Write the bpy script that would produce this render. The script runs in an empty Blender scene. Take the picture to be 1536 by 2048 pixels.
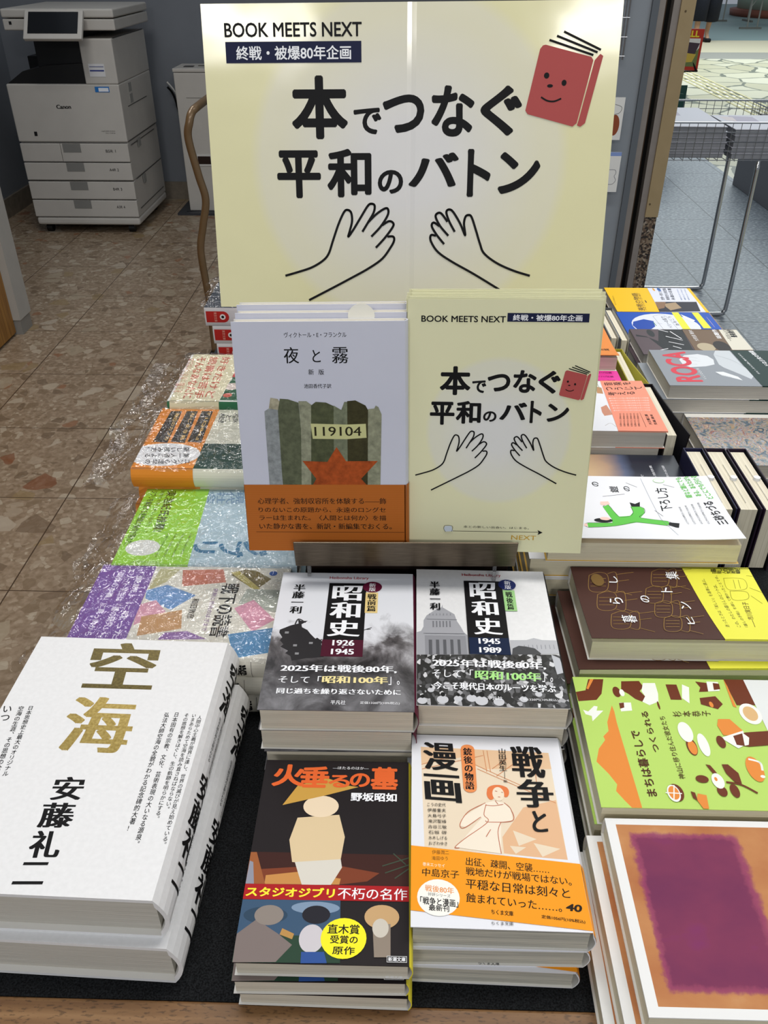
import bpy, bmesh, math, random
from mathutils import Vector, Matrix, noise
from mathutils.geometry import tessellate_polygon
C = bpy.context.scene.collection
rnd = random.Random(7)
R = math.radians

# ------------------------------------------------------------------ camera
scn = bpy.context.scene
cam_d = bpy.data.cameras.new('camera'); cam = bpy.data.objects.new('camera', cam_d); C.objects.link(cam)
cam.location = (0, 0, 1.264)
cam.rotation_euler = (R(90 - 34.2), 0, R(1.48))
cam_d.sensor_fit = 'VERTICAL'; cam_d.sensor_height = 24.0; cam_d.lens = 1665.0 / 2048 * 24.0
cam_d.clip_start = 0.02; cam_d.clip_end = 100
scn.camera = cam
scn.view_settings.view_transform = 'Standard'; scn.view_settings.look = 'None'
scn.view_settings.exposure = 0.06; scn.view_settings.gamma = 1.0
scn.view_settings.use_curve_mapping = False
scn.cycles.transparent_max_bounces = 16

# ------------------------------------------------------------------ world and lights
w = bpy.data.worlds.new('world'); scn.world = w; w.use_nodes = True
w.node_tree.nodes['Background'].inputs[0].default_value = (0.80, 0.88, 1.0, 1)
w.node_tree.nodes['Background'].inputs[1].default_value = 0.30

def area(name, loc, sx, sy, power, target=None, col=(1, .97, .93)):
    d = bpy.data.lights.new(name, 'AREA'); d.shape = 'RECTANGLE'; d.size = sx; d.size_y = sy; d.energy = power; d.color = col
    o = bpy.data.objects.new(name, d); C.objects.link(o); o.location = loc
    if target: o.rotation_euler = (Vector(target) - Vector(loc)).to_track_quat('-Z', 'Y').to_euler()
    return o
area('ceiling_light_over_table', (0.1, .75, 2.7), 1.6, 0.5, 24)
area('ceiling_light_behind', (0.86, -2.4, 2.6), 0.6, 0.2, 18, (0.2, .7, .9))
area('ceiling_light_behind_left', (-0.90, -2.4, 2.6), 0.6, 0.2, 18, (-.1, .7, .9))
area('ceiling_light_right', (1.2, 1.6, 2.7), 0.25, 1.6, 13)
area('ceiling_light_corner', (-1.2, 3.0, 2.7), 0.6, 0.6, 15)
area('arcade_light_near', (2.4, 4.8, 3.6), 2.5, 2.5, 48, col=(.95, 1, 1))
area('arcade_light_far', (4.5, 12.0, 4.2), 5, 5, 420, col=(.92, 1, 1))

# ------------------------------------------------------------------ materials
def lin(h):
    h = h.lstrip('#'); v = [int(h[i:i+2], 16) / 255 for i in (0, 2, 4)]
    return tuple(x / 12.92 if x <= .04045 else ((x + .055) / 1.055) ** 2.4 for x in v) + (1,)
MATS = {}
def base(name, color, rough=.5, metal=0, spec=.4):
    m = bpy.data.materials.new(name); m.use_nodes = True; b = m.node_tree.nodes['Principled BSDF']
    b.inputs['Base Color'].default_value = lin(color) if isinstance(color, str) else color
    b.inputs['Roughness'].default_value = rough; b.inputs['Metallic'].default_value = metal
    b.inputs['Specular IOR Level'].default_value = spec
    return m, m.node_tree.nodes, m.node_tree.links, b
def ramp(N, stops, interp='LINEAR'):
    r = N.new('ShaderNodeValToRGB'); e = r.color_ramp.elements; r.color_ramp.interpolation = interp
    while len(e) < len(stops): e.new(.5)
    for i, (p, c) in enumerate(stops): e[i].position = p; e[i].color = lin(c)
    return r
def tex(N, kind, **k):
    t = N.new('ShaderNodeTex' + kind)
    for a, v in k.items():
        if a in t.inputs: t.inputs[a].default_value = v
        else: setattr(t, a, v)
    return t
def mth(N, L, op, a, b=None, c=None, clamp=False):
    n = N.new('ShaderNodeMath'); n.operation = op; n.use_clamp = clamp
    for i, v in enumerate((a, b, c)):
        if v is None: continue
        if isinstance(v, (int, float)): n.inputs[i].default_value = v
        else: L.new(v, n.inputs[i])
    return n.outputs[0]
def mix(N, L, f, a, b, blend='MIX'):
    n = N.new('ShaderNodeMix'); n.data_type = 'RGBA'; n.blend_type = blend
    for i, v in ((0, f), (6, a), (7, b)):
        if isinstance(v, str): v = lin(v)
        if isinstance(v, (int, float, tuple)): n.inputs[i].default_value = v
        else: L.new(v, n.inputs[i])
    return n.outputs[2]
def coords(N, kind='Object'): return N.new('ShaderNodeTexCoord').outputs[kind]
def mapped(N, L, src, scale=(1, 1, 1), loc=(0, 0, 0)):
    m = N.new('ShaderNodeMapping'); L.new(src, m.inputs[0]); m.inputs['Scale'].default_value = scale; m.inputs['Location'].default_value = loc
    return m.outputs[0]
def sep(N, L, v):
    s = N.new('ShaderNodeSeparateXYZ'); L.new(v, s.inputs[0]); return s.outputs
def bump(N, L, b, h, dist=.001, st=1.):
    n = N.new('ShaderNodeBump'); n.inputs['Strength'].default_value = st; n.inputs['Distance'].default_value = dist
    L.new(h, n.inputs['Height']); L.new(n.outputs[0], b.inputs['Normal'])

def noisy(name, c0, c1, scale=40, rough=.5, metal=0, spec=.4, bmp=0, stretch=(1, 1, 1)):
    m, N, L, b = base(name, c0, rough, metal, spec)
    t = tex(N, 'Noise', Scale=scale, Detail=5.0); L.new(mapped(N, L, coords(N), stretch), t.inputs['Vector'])
    r = ramp(N, [(.3, c0), (.7, c1)]); L.new(t.outputs[0], r.inputs[0]); L.new(r.outputs[0], b.inputs['Base Color'])
    if bmp: bump(N, L, b, t.outputs[0], bmp)
    return m
def tile_lines(N, L, axis_out, period, phase, width):
    a = mth(N, L, 'SUBTRACT', axis_out, phase - period * 60); a = mth(N, L, 'MODULO', a, period)
    a = mth(N, L, 'ABSOLUTE', mth(N, L, 'SUBTRACT', a, period / 2)); return mth(N, L, 'GREATER_THAN', a, period / 2 - width / 2)

def special(k):
    if k == 'terrazzo':
        m, N, L, b = base(k, '#8a7a66', .32, 0, .4); o = coords(N)
        o2 = mapped(N, L, o, (1, 1.0, 1)); nz = tex(N, 'Noise', Scale=9.0, Detail=3.0); L.new(o2, nz.inputs['Vector'])
        warp = mix(N, L, .045, o2, nz.outputs['Color'], 'ADD')
        col = None; bg = tex(N, 'Noise', Scale=60.0, Detail=6.0); L.new(o, bg.inputs['Vector'])
        r = ramp(N, [(.3, '#806e58'), (.5, '#907e69'), (.72, '#a18f7a')]); L.new(bg.outputs[0], r.inputs[0]); col = r.outputs[0]
        for sc, th, pal in ((70., .40, [(0, '#85735f'), (.3, '#a59580'), (.6, '#7b6953'), (.85, '#b3a692')]),
                            (26., .32, [(0, '#a39480'), (.28, '#7b6953'), (.5, '#b3a793'), (.72, '#6b5a47'), (.93, '#8a6044')]),
                            (14., .19, [(0, '#b0a492'), (.35, '#8c7856'), (.55, '#a2957f'), (.80, '#6f5d4a'), (.93, '#7a4a30')])):
            v = tex(N, 'Voronoi', Scale=sc); L.new(warp, v.inputs['Vector'])
            e = tex(N, 'Voronoi', Scale=sc, feature='DISTANCE_TO_EDGE'); L.new(warp, e.inputs['Vector'])
            s = N.new('ShaderNodeSeparateColor'); L.new(v.outputs['Color'], s.inputs[0])
            keep = mth(N, L, 'MULTIPLY', mth(N, L, 'LESS_THAN', s.outputs[1], th), mth(N, L, 'GREATER_THAN', e.outputs[0], .09))
            rr = ramp(N, pal, 'CONSTANT'); L.new(s.outputs[0], rr.inputs[0])
            col = mix(N, L, mth(N, L, 'MULTIPLY', keep, .72), col, rr.outputs[0])
        sx, sy, sz = sep(N, L, o)
        g = mth(N, L, 'MAXIMUM', tile_lines(N, L, sx, .4, -.9295, .0035), tile_lines(N, L, sy, .4, GROUT_Y, .003))
        L.new(mix(N, L, g, col, '#4a3a2c'), b.inputs['Base Color']); return m
    if k == 'granite':
        m, N, L, b = base(k, '#7c848c', .45, 0, .4); o = coords(N)
        t = tex(N, 'Noise', Scale=95.0, Detail=6.0); L.new(mapped(N, L, o, (.6, 1, 1)), t.inputs['Vector'])
        r = ramp(N, [(.32, '#5d666e'), (.5, '#79828a'), (.66, '#a3aab0')]); L.new(t.outputs[0], r.inputs[0])
        sx, sy, sz = sep(N, L, o); g = mth(N, L, 'MAXIMUM', tile_lines(N, L, sx, .39, 1.330, .006), tile_lines(N, L, sy, .385, GRAN_Y, .006))
        L.new(mix(N, L, g, r.outputs[0], '#3e464c'), b.inputs['Base Color']); return m
    if k == 'crazy':
        m, N, L, b = base(k, '#c9c6ac', .35, 0, .5); o = coords(N)
        nz = tex(N, 'Noise', Scale=3.0); L.new(o, nz.inputs['Vector']); wv = mix(N, L, .12, mapped(N, L, o, (1, .8, 1)), nz.outputs['Color'], 'ADD')
        e = tex(N, 'Voronoi', Scale=2.6, feature='DISTANCE_TO_EDGE'); L.new(wv, e.inputs['Vector'])
        v = tex(N, 'Voronoi', Scale=2.6); L.new(wv, v.inputs['Vector']); s = N.new('ShaderNodeSeparateColor'); L.new(v.outputs['Color'], s.inputs[0])
        r = ramp(N, [(0, '#b5b295'), (.5, '#c9c7ae'), (1, '#d4d2bd')]); L.new(s.outputs[0], r.inputs[0])
        L.new(mix(N, L, mth(N, L, 'LESS_THAN', e.outputs[0], .035), r.outputs[0], '#6f7466'), b.inputs['Base Color']); return m
    if k == 'felt':
        m, N, L, b = base(k, '#1b1d1f', .95, 0, .15); t = tex(N, 'Noise', Scale=900.0, Detail=3.0); L.new(coords(N), t.inputs['Vector'])
        r = ramp(N, [(.35, '#08090a'), (.65, '#232527')]); L.new(t.outputs[0], r.inputs[0]); L.new(r.outputs[0], b.inputs['Base Color']); bump(N, L, b, t.outputs[0], .0006); return m
    if k == 'wood':
        m, N, L, b = base(k, '#7a5634', .42, 0, .35); o = coords(N)
        t = tex(N, 'Noise', Scale=6.0, Detail=7.0, Distortion=.2); L.new(mapped(N, L, o, (1.2, 26, 26)), t.inputs['Vector'])
        f = tex(N, 'Noise', Scale=700.0, Detail=2.0); L.new(mapped(N, L, o, (.3, 1, 1)), f.inputs['Vector'])
        r = ramp(N, [(.3, '#69482b'), (.55, '#83603c'), (.75, '#94704a')]); L.new(t.outputs[0], r.inputs[0])
        r2 = ramp(N, [(.34, '#a8a8a8'), (.44, '#ffffff')]); L.new(f.outputs[0], r2.inputs[0])
        L.new(mix(N, L, .8, r.outputs[0], r2.outputs[0], 'MULTIPLY'), b.inputs['Base Color']); return m
    if k == 'door_wood':
        m, N, L, b = base(k, '#6b4a22', .45, 0, .4)
        t = tex(N, 'Noise', Scale=8.0, Detail=6.0); L.new(mapped(N, L, coords(N), (14, 14, 1)), t.inputs['Vector'])
        r = ramp(N, [(.3, '#7d5524'), (.7, '#a37638')]); L.new(t.outputs[0], r.inputs[0]); L.new(r.outputs[0], b.inputs['Base Color']); return m
    if k.startswith('pages') and k != 'pages_up':
        c = {'pages': ('#b9b2a2', '#d6cfbe'), 'pages_grey': ('#aeaaa0', '#c9c5bb'), 'pages_cream': ('#cfc7ab', '#e3dcc3'), 'pages_newsprint': ('#8f8f88', '#c6c3b6')}[k]
        m, N, L, b = base(k, c[0], .85, 0, .1); o = coords(N)
        t = tex(N, 'Noise', Scale=3.0, Detail=4.0, Roughness=.7); L.new(mapped(N, L, o, (3, 3, 700 if k != 'pages_newsprint' else 260)), t.inputs['Vector'])
        r = ramp(N, [(.3, c[0]), (.6, c[1])]); L.new(t.outputs[0], r.inputs[0]); L.new(r.outputs[0], b.inputs['Base Color']); bump(N, L, b, t.outputs[0], .0003); return m
    if k == 'pages_up':
        m, N, L, b = base(k, '#e0d9c4', .85, 0, .1); o = coords(N)
        t = tex(N, 'Noise', Scale=3.0, Detail=4.0, Roughness=.7); L.new(mapped(N, L, o, (400, 3, 3)), t.inputs['Vector'])
        r = ramp(N, [(.3, '#c9c1aa'), (.6, '#e6dfcb')]); L.new(t.outputs[0], r.inputs[0]); L.new(r.outputs[0], b.inputs['Base Color']); return m
    if k == 'gold':
        return noisy(k, '#9c8442', '#c2ab68', 500, .32, .75, .5)
    if k == 'gold_dark':
        return noisy(k, '#4d4222', '#6e6236', 500, .32, .75, .5)
    if k in ('poster_paper', 'flyer_paper'):
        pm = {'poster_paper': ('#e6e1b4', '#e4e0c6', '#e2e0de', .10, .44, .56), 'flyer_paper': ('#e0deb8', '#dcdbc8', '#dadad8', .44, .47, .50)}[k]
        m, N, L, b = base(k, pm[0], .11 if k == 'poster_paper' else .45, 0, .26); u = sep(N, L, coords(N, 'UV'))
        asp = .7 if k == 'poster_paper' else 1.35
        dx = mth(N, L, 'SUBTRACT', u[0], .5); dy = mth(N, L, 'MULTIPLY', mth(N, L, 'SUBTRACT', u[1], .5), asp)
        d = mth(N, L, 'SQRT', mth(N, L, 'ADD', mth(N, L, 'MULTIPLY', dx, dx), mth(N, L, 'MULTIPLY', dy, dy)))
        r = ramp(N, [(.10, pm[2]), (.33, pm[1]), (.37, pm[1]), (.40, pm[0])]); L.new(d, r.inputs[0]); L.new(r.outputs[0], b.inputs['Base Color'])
        t = tex(N, 'Noise', Scale=9.0, Detail=2.0); L.new(coords(N), t.inputs['Vector'])
        fold = mth(N, L, 'MULTIPLY', mth(N, L, 'SUBTRACT', 1.0, mth(N, L, 'MULTIPLY', mth(N, L, 'ABSOLUTE', mth(N, L, 'SUBTRACT', u[0], .505)), 90.0), clamp=True), .55)
        bump(N, L, b, mth(N, L, 'SUBTRACT', t.outputs[0], fold) if k == 'poster_paper' else t.outputs[0], .0012 if k == 'poster_paper' else .0002); return m
    if k == 'smoke_photo':
        m, N, L, b = base(k, '#dddddd', .3, 0, .5); uv = coords(N, 'UV'); u = sep(N, L, uv)
        t = tex(N, 'Noise', Scale=3.2, Detail=8.0, Roughness=.62, Distortion=.5); L.new(mapped(N, L, uv, (1, 1.3, 1), (3.1, .4, 0)), t.inputs['Vector'])
        cl = ramp(N, [(.36, '#1f1e20'), (.47, '#5d5a5c'), (.56, '#8e8c8f'), (.68, '#c6c5c9')]); L.new(t.outputs[0], cl.inputs[0])
        side = mth(N, L, 'MULTIPLY', mth(N, L, 'ABSOLUTE', mth(N, L, 'SUBTRACT', u[0], .45)), .22)
        h = mth(N, L, 'ADD', mth(N, L, 'SUBTRACT', u[1], side), mth(N, L, 'MULTIPLY', mth(N, L, 'SUBTRACT', t.outputs[0], .5), .55))
        f = N.new('ShaderNodeMapRange'); f.inputs['From Min'].default_value = .50; f.inputs['From Max'].default_value = .36; L.new(h, f.inputs[0])
        low = N.new('ShaderNodeMapRange'); low.inputs['From Min'].default_value = .36; low.inputs['From Max'].default_value = .18; low.inputs['To Max'].default_value = .65; L.new(u[1], low.inputs[0])
        c2 = mix(N, L, low.outputs[0], cl.outputs[0], '#2a292b')
        L.new(mix(N, L, f.outputs[0], '#dfe1e6', c2), b.inputs['Base Color']); return m
    if k == 'crowd':
        m, N, L, b = base(k, '#555555', .35, 0, .5); uv = coords(N, 'UV')
        v = tex(N, 'Voronoi', Scale=34.0); L.new(mapped(N, L, uv, (1, 1.2, 1)), v.inputs['Vector']); s = N.new('ShaderNodeSeparateColor'); L.new(v.outputs['Color'], s.inputs[0])
        r = ramp(N, [(0, '#1b1b1c'), (.45, '#333334'), (.66, '#5c5c5e'), (.82, '#a9a9ac'), (.93, '#d0d0d2')], 'CONSTANT'); L.new(s.outputs[0], r.inputs[0])
        n = tex(N, 'Noise', Scale=50.0, Detail=4.0); L.new(uv, n.inputs['Vector'])
        L.new(mix(N, L, .5, r.outputs[0], n.outputs[0], 'OVERLAY'), b.inputs['Base Color']); return m
    if k == 'sunset_photo':
        m, N, L, b = base(k, '#555577', .3, 0, .5); uv = coords(N, 'UV'); u = sep(N, L, uv)
        r = ramp(N, [(0, '#20242f'), (.28, '#2b2f3e'), (.34, '#5f6a86'), (.45, '#c9a78c'), (.56, '#e0bf95'), (.68, '#9a96a8'), (.85, '#6f7a94')])
        t = tex(N, 'Noise', Scale=3.0, Detail=4.0); L.new(uv, t.inputs['Vector'])
        L.new(mth(N, L, 'ADD', u[1], mth(N, L, 'MULTIPLY', mth(N, L, 'SUBTRACT', t.outputs[0], .5), .12)), r.inputs[0]); L.new(r.outputs[0], b.inputs['Base Color']); return m
    if k == 'mural_print':
        m, N, L, b = base(k, '#777777', .3, 0, .5); uv = coords(N, 'UV')
        t = tex(N, 'Noise', Scale=11.0, Detail=7.0, Distortion=1.6); L.new(mapped(N, L, uv, (1, 1.7, 1)), t.inputs['Vector'])
        r = ramp(N, [(.30, '#22272e'), (.38, '#4d6072'), (.45, '#7d8788'), (.50, '#b08c5c'), (.55, '#8fa2b2'), (.60, '#864c40'), (.68, '#c9bca4')]); L.new(t.outputs[0], r.inputs[0])
        L.new(r.outputs[0], b.inputs['Base Color']); return m
    if k == 'abstract_print':
        m, N, L, b = base(k, '#ffffff', .6, 0, .15); uv = coords(N, 'UV'); u = sep(N, L, uv)
        n = tex(N, 'Noise', Scale=26.0, Detail=6.0, Roughness=.65); L.new(mapped(N, L, uv, (.7, 1, 1)), n.inputs['Vector']); jn = mth(N, L, 'MULTIPLY', mth(N, L, 'SUBTRACT', n.outputs[0], .5), .05)
        g = tex(N, 'Noise', Scale=4.0, Detail=4.0); L.new(uv, g.inputs['Vector'])
        og = ramp(N, [(.3, '#ad6c43'), (.6, '#bf8555'), (.75, '#cc9f72')]); L.new(g.outputs[0], og.inputs[0])
        mg = ramp(N, [(.3, '#6f2f52'), (.6, '#7d3554'), (.75, '#7c3064')]); L.new(g.outputs[0], mg.inputs[0])
        # u runs from the fore edge (0) to the spine (1), v from the tail (0) to the head (1)
        def soft(x, a, d): 
            r_ = N.new('ShaderNodeMapRange'); r_.interpolation_type = 'SMOOTHSTEP'; r_.inputs['From Min'].default_value = a; r_.inputs['From Max'].default_value = a + d
            L.new(mth(N, L, 'ADD', x, jn), r_.inputs[0]); return r_.outputs[0]
        du = mth(N, L, 'SUBTRACT', .5, mth(N, L, 'ABSOLUTE', mth(N, L, 'SUBTRACT', u[0], .512)))
        vv = mth(N, L, 'SUBTRACT', 1.0, u[1])
        fu = soft(du, .085, .05); fv = mth(N, L, 'MULTIPLY', soft(vv, .07, .035), mth(N, L, 'SUBTRACT', 1.0, soft(vv, .435, .05)))
        ff = mth(N, L, 'MULTIPLY', fu, fv); c = mix(N, L, ff, og.outputs[0], mg.outputs[0])
        hal = mth(N, L, 'MULTIPLY', mth(N, L, 'MULTIPLY', ff, mth(N, L, 'SUBTRACT', 1.0, ff)), 2.6, clamp=True); c = mix(N, L, hal, c, '#8c2c66')
        ins = mth(N, L, 'MULTIPLY', mth(N, L, 'GREATER_THAN', vv, .036), mth(N, L, 'MULTIPLY', mth(N, L, 'GREATER_THAN', u[0], .045), mth(N, L, 'LESS_THAN', u[0], .963)))
        L.new(mix(N, L, ins, '#e6e6e4', c), b.inputs['Base Color']); return m
    if k == 'film':
        m = bpy.data.materials.new(k); m.use_nodes = True; N, L = m.node_tree.nodes, m.node_tree.links; N.remove(N['Principled BSDF'])
        out = N['Material Output']; tr = N.new('ShaderNodeBsdfTransparent'); tr.inputs[0].default_value = (.97, .97, .97, 1)
        gl = N.new('ShaderNodeBsdfGlossy'); gl.inputs['Roughness'].default_value = .06; ms = N.new('ShaderNodeMixShader')
        n = tex(N, 'Noise', Scale=60.0, Detail=3.0, Distortion=1.2); L.new(coords(N), n.inputs['Vector'])
        bp = N.new('ShaderNodeBump'); bp.inputs['Distance'].default_value = .006; bp.inputs['Strength'].default_value = 1; L.new(n.outputs[0], bp.inputs['Height']); L.new(bp.outputs[0], gl.inputs['Normal'])
        lw = N.new('ShaderNodeLayerWeight'); lw.inputs['Blend'].default_value = .35; f = mth(N, L, 'MULTIPLY_ADD', lw.outputs['Facing'], .38, .05, clamp=True)
        L.new(f, ms.inputs[0]); L.new(tr.outputs[0], ms.inputs[1]); L.new(gl.outputs[0], ms.inputs[2]); L.new(ms.outputs[0], out.inputs[0]); return m
    if k == 'acrylic':
        m, N, L, b = base(k, '#dddddd', .08, 0, .5); b.inputs['Transmission Weight'].default_value = .9; b.inputs['IOR'].default_value = 1.3; return m
    if k == 'brushed_metal': return noisy(k, '#544a3e', '#665b4d', 60, .34, .85, .5, 0, (1, 20, 20))
    if k == 'chrome': return base(k, '#c9c9c9', .12, 1)[0]
    if k == 'wire_steel': return base(k, '#8d8f92', .3, .8)[0]
    if k == 'tan_tube': return noisy(k, '#6b563b', '#735d42', 20, .3, .2, .5)
    if k == 'printer_shell': return noisy(k, '#b5b2ac', '#bab7b1', 12, .5)
    if k == 'printer_black': return base(k, '#0c0c0d', .5)[0]
    if k == 'screen': return base(k, '#15171a', .15)[0]
    if k == 'wall_paint': return noisy(k, '#6f747b', '#757a81', 5, .7)
    if k == 'wall_panel': return noisy(k, '#80878e', '#878e95', 5, .5)
    if k == 'wall_white': return noisy(k, '#a9a7a2', '#b0aea8', 12, .6, bmp=.0005)
    if k == 'skirting': return noisy(k, '#6d655a', '#80786b', 30, .4)
    if k == 'aluminium': return noisy(k, '#87807a', '#8d8680', 30, .4, .3)
    if k == 'beige_board': return noisy(k, '#93815f', '#9a8866', 15, .6)
    if k == 'brown_granite':
        m, N, L, b = base(k, '#5d5348', .35); t = tex(N, 'Voronoi', Scale=160.0); L.new(coords(N), t.inputs['Vector']); s = N.new('ShaderNodeSeparateColor'); L.new(t.outputs['Color'], s.inputs[0])
        r = ramp(N, [(0, '#2c2520'), (.3, '#5d4c3e'), (.6, '#7b6c5a'), (.85, '#94897a')], 'CONSTANT'); L.new(s.outputs[0], r.inputs[0]); L.new(r.outputs[0], b.inputs['Base Color']); return m
    if k == 'skin': return noisy(k, '#a98468', '#b38d70', 20, .6)
    if k == 'navy_cloth': return noisy(k, '#10141f', '#161b29', 60, .9)
    if k == 'white_paper': return noisy(k, '#e2e3e8', '#e6e7ec', 8, .38, 0, .45)
    if k == 'jacket_white': return noisy(k, '#e0e0e0', '#e6e6e6', 300, .5, 0, .35, .00003)
    if k == 'night_white': return noisy(k, '#c6c8d6', '#cccedb', 8, .45)
    if k == 'orange_laid': 
        m, N, L, b = base(k, '#b0601c', .6, 0, .25); t = tex(N, 'Wave', Scale=330.0, bands_direction='Y'); L.new(coords(N), t.inputs['Vector'])
        r = ramp(N, [(0, '#a85a1a'), (1, '#bb6a24')]); L.new(t.outputs[0], r.inputs[0]); L.new(r.outputs[0], b.inputs['Base Color']); return m
    if k.startswith('w#'):
        c = lin(k[1:]); a = tuple(x * .62 for x in c[:3]) + (1,); d = tuple(min(1, x * 1.35) for x in c[:3]) + (1,)
        m, N, L, b = base('watercolour_' + k[2:], k[1:], .7, 0, .2); t = tex(N, 'Noise', Scale=160.0, Detail=7.0, Roughness=.7); L.new(coords(N), t.inputs['Vector'])
        r = ramp(N, [(.3, '#000000'), (.7, '#ffffff')]); r.color_ramp.elements[0].color = a; r.color_ramp.elements[1].color = d
        L.new(t.outputs[0], r.inputs[0]); L.new(r.outputs[0], b.inputs['Base Color']); return m
    return noisy('printed_' + k.lstrip('#'), k, k, 20, .5, 0, .16)
def mat(k):
    if k not in MATS: MATS[k] = special(k)
    return MATS[k]
GROUT_Y = 3.105; GRAN_Y = 4.427

# ------------------------------------------------------------------ objects
def tag(o, label=None, cat=None, group=None, kind=None):
    for a, b in (('label', label), ('category', cat), ('group', group), ('kind', kind)):
        if b: o[a] = b
    return o
def thing(name, loc, label, cat, group=None, rot=(0, 0, 0)):
    o = bpy.data.objects.new(name, None); o.empty_display_size = .05; C.objects.link(o); o.location = loc; o.rotation_euler = rot
    return tag(o, label, cat, group)
def copy_tree(o, parent=None):
    c = o.copy(); C.objects.link(c)
    if parent: c.parent = parent
    for ch in list(o.children): copy_tree(ch, c)
    return c
class MB:
    def __init__(s): s.v = []; s.f = []; s.m = []; s.uv = []; s.mats = []
    def mi(s, k):
        if k not in s.mats: s.mats.append(k)
        return s.mats.index(k)
    def face(s, pts, k, uvs=None):
        n = len(s.v); s.v += [tuple(p) for p in pts]; s.f.append(tuple(range(n, n + len(pts)))); s.m.append(s.mi(k)); s.uv.append(uvs or [(0, 0)] * len(pts))
    def box(s, x0, x1, y0, y1, z0, z1, k, M=None):
        p = [Vector((x, y, z)) for z in (z0, z1) for y in (y0, y1) for x in (x0, x1)]
        if M: p = [M @ q for q in p]
        n = len(s.v); s.v += [tuple(q) for q in p]
        for f in ((0, 2, 3, 1), (4, 5, 7, 6), (0, 1, 5, 4), (2, 6, 7, 3), (0, 4, 6, 2), (1, 3, 7, 5)):
            s.f.append(tuple(n + i for i in f)); s.m.append(s.mi(k)); s.uv.append([(0, 0)] * 4)
    def prism(s, pts, y0, y1, k):       # polygon in XZ pulled along Y
        n = len(pts); b = len(s.v); s.v += [(x, y0, z) for x, z in pts] + [(x, y1, z) for x, z in pts]
        F = [tuple(b + i for i in range(n)), tuple(b + n + i for i in reversed(range(n)))] + [(b + i, b + n + i, b + n + (i + 1) % n, b + (i + 1) % n) for i in range(n)]
        for f in F: s.f.append(f); s.m.append(s.mi(k)); s.uv.append([(0, 0)] * len(f))
    def tube(s, pts, r, k, seg=10, closed=False):
        pts = [Vector(p) for p in pts]; n = len(pts); up = None; rings = []
        for i, p in enumerate(pts):
            d = (pts[min(i + 1, n - 1)] - pts[max(i - 1, 0)]).normalized()
            if up is None: up = Vector((0, 0, 1)) if abs(d.z) < .9 else Vector((1, 0, 0))
            a = d.cross(up).normalized(); up = a.cross(d).normalized()
            rr = r[i] if isinstance(r, (list, tuple)) else r
            rings.append(len(s.v)); s.v += [tuple(p + a * math.cos(t) * rr + up * math.sin(t) * rr) for t in (2 * math.pi * j / seg for j in range(seg))]
        for a, b in zip(rings, rings[1:]):
            for j in range(seg): s.f.append((a + j, a + (j + 1) % seg, b + (j + 1) % seg, b + j)); s.m.append(s.mi(k)); s.uv.append([(0, 0)] * 4)
        for q in (rings[0], rings[-1]): s.f.append(tuple(q + j for j in range(seg))); s.m.append(s.mi(k)); s.uv.append([(0, 0)] * seg)
    def lathe(s, prof, cx, cy, k, seg=40):
        b = len(s.v)
        for r, z in prof: s.v += [(cx + r * math.cos(2 * math.pi * j / seg), cy + r * math.sin(2 * math.pi * j / seg), z) for j in range(seg)]
        for i in range(len(prof) - 1):
            for j in range(seg): s.f.append((b + i * seg + j, b + i * seg + (j + 1) % seg, b + (i + 1) * seg + (j + 1) % seg, b + (i + 1) * seg + j)); s.m.append(s.mi(k)); s.uv.append([(0, 0)] * 4)
    def build(s, name, parent=None, smooth=False, bevel=0, recalc=True):
        me = bpy.data.meshes.new(name); me.from_pydata(s.v, [], s.f)
        for k in s.mats: me.materials.append(mat(k))
        me.polygons.foreach_set('material_index', s.m)
        ul = me.uv_layers.new(name='UVMap'); ul.data.foreach_set('uv', [c for f in s.uv for p in f for c in p])
        if recalc:
            bm = bmesh.new(); bm.from_mesh(me); bmesh.ops.recalc_face_normals(bm, faces=bm.faces); bm.to_mesh(me); bm.free()
        me.polygons.foreach_set('use_smooth', [smooth] * len(me.polygons)); me.update()
        o = bpy.data.objects.new(name, me); C.objects.link(o); o.parent = parent
        if bevel:
            md = o.modifiers.new('bevel', 'BEVEL'); md.width = bevel; md.segments = 3; md.limit_method = 'ANGLE'
        return o
def box_obj(name, x0, x1, y0, y1, z0, z1, k, parent=None, bevel=0):
    m = MB(); m.box(x0, x1, y0, y1, z0, z1, k); return m.build(name, parent, bevel=bevel)
def spline(pts, n=8):
    out = []; P = [Vector(p) for p in pts]
    for i in range(len(P) - 1):
        a, b, c, d = P[max(i - 1, 0)], P[i], P[i + 1], P[min(i + 2, len(P) - 1)]
        for j in range(n):
            t = j / n; out.append(.5 * ((2 * b) + (c - a) * t + (2 * a - 5 * b + 4 * c - d) * t * t + (3 * b - 3 * c + d - a) * t ** 3))
    return out + [P[-1]]

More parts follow.
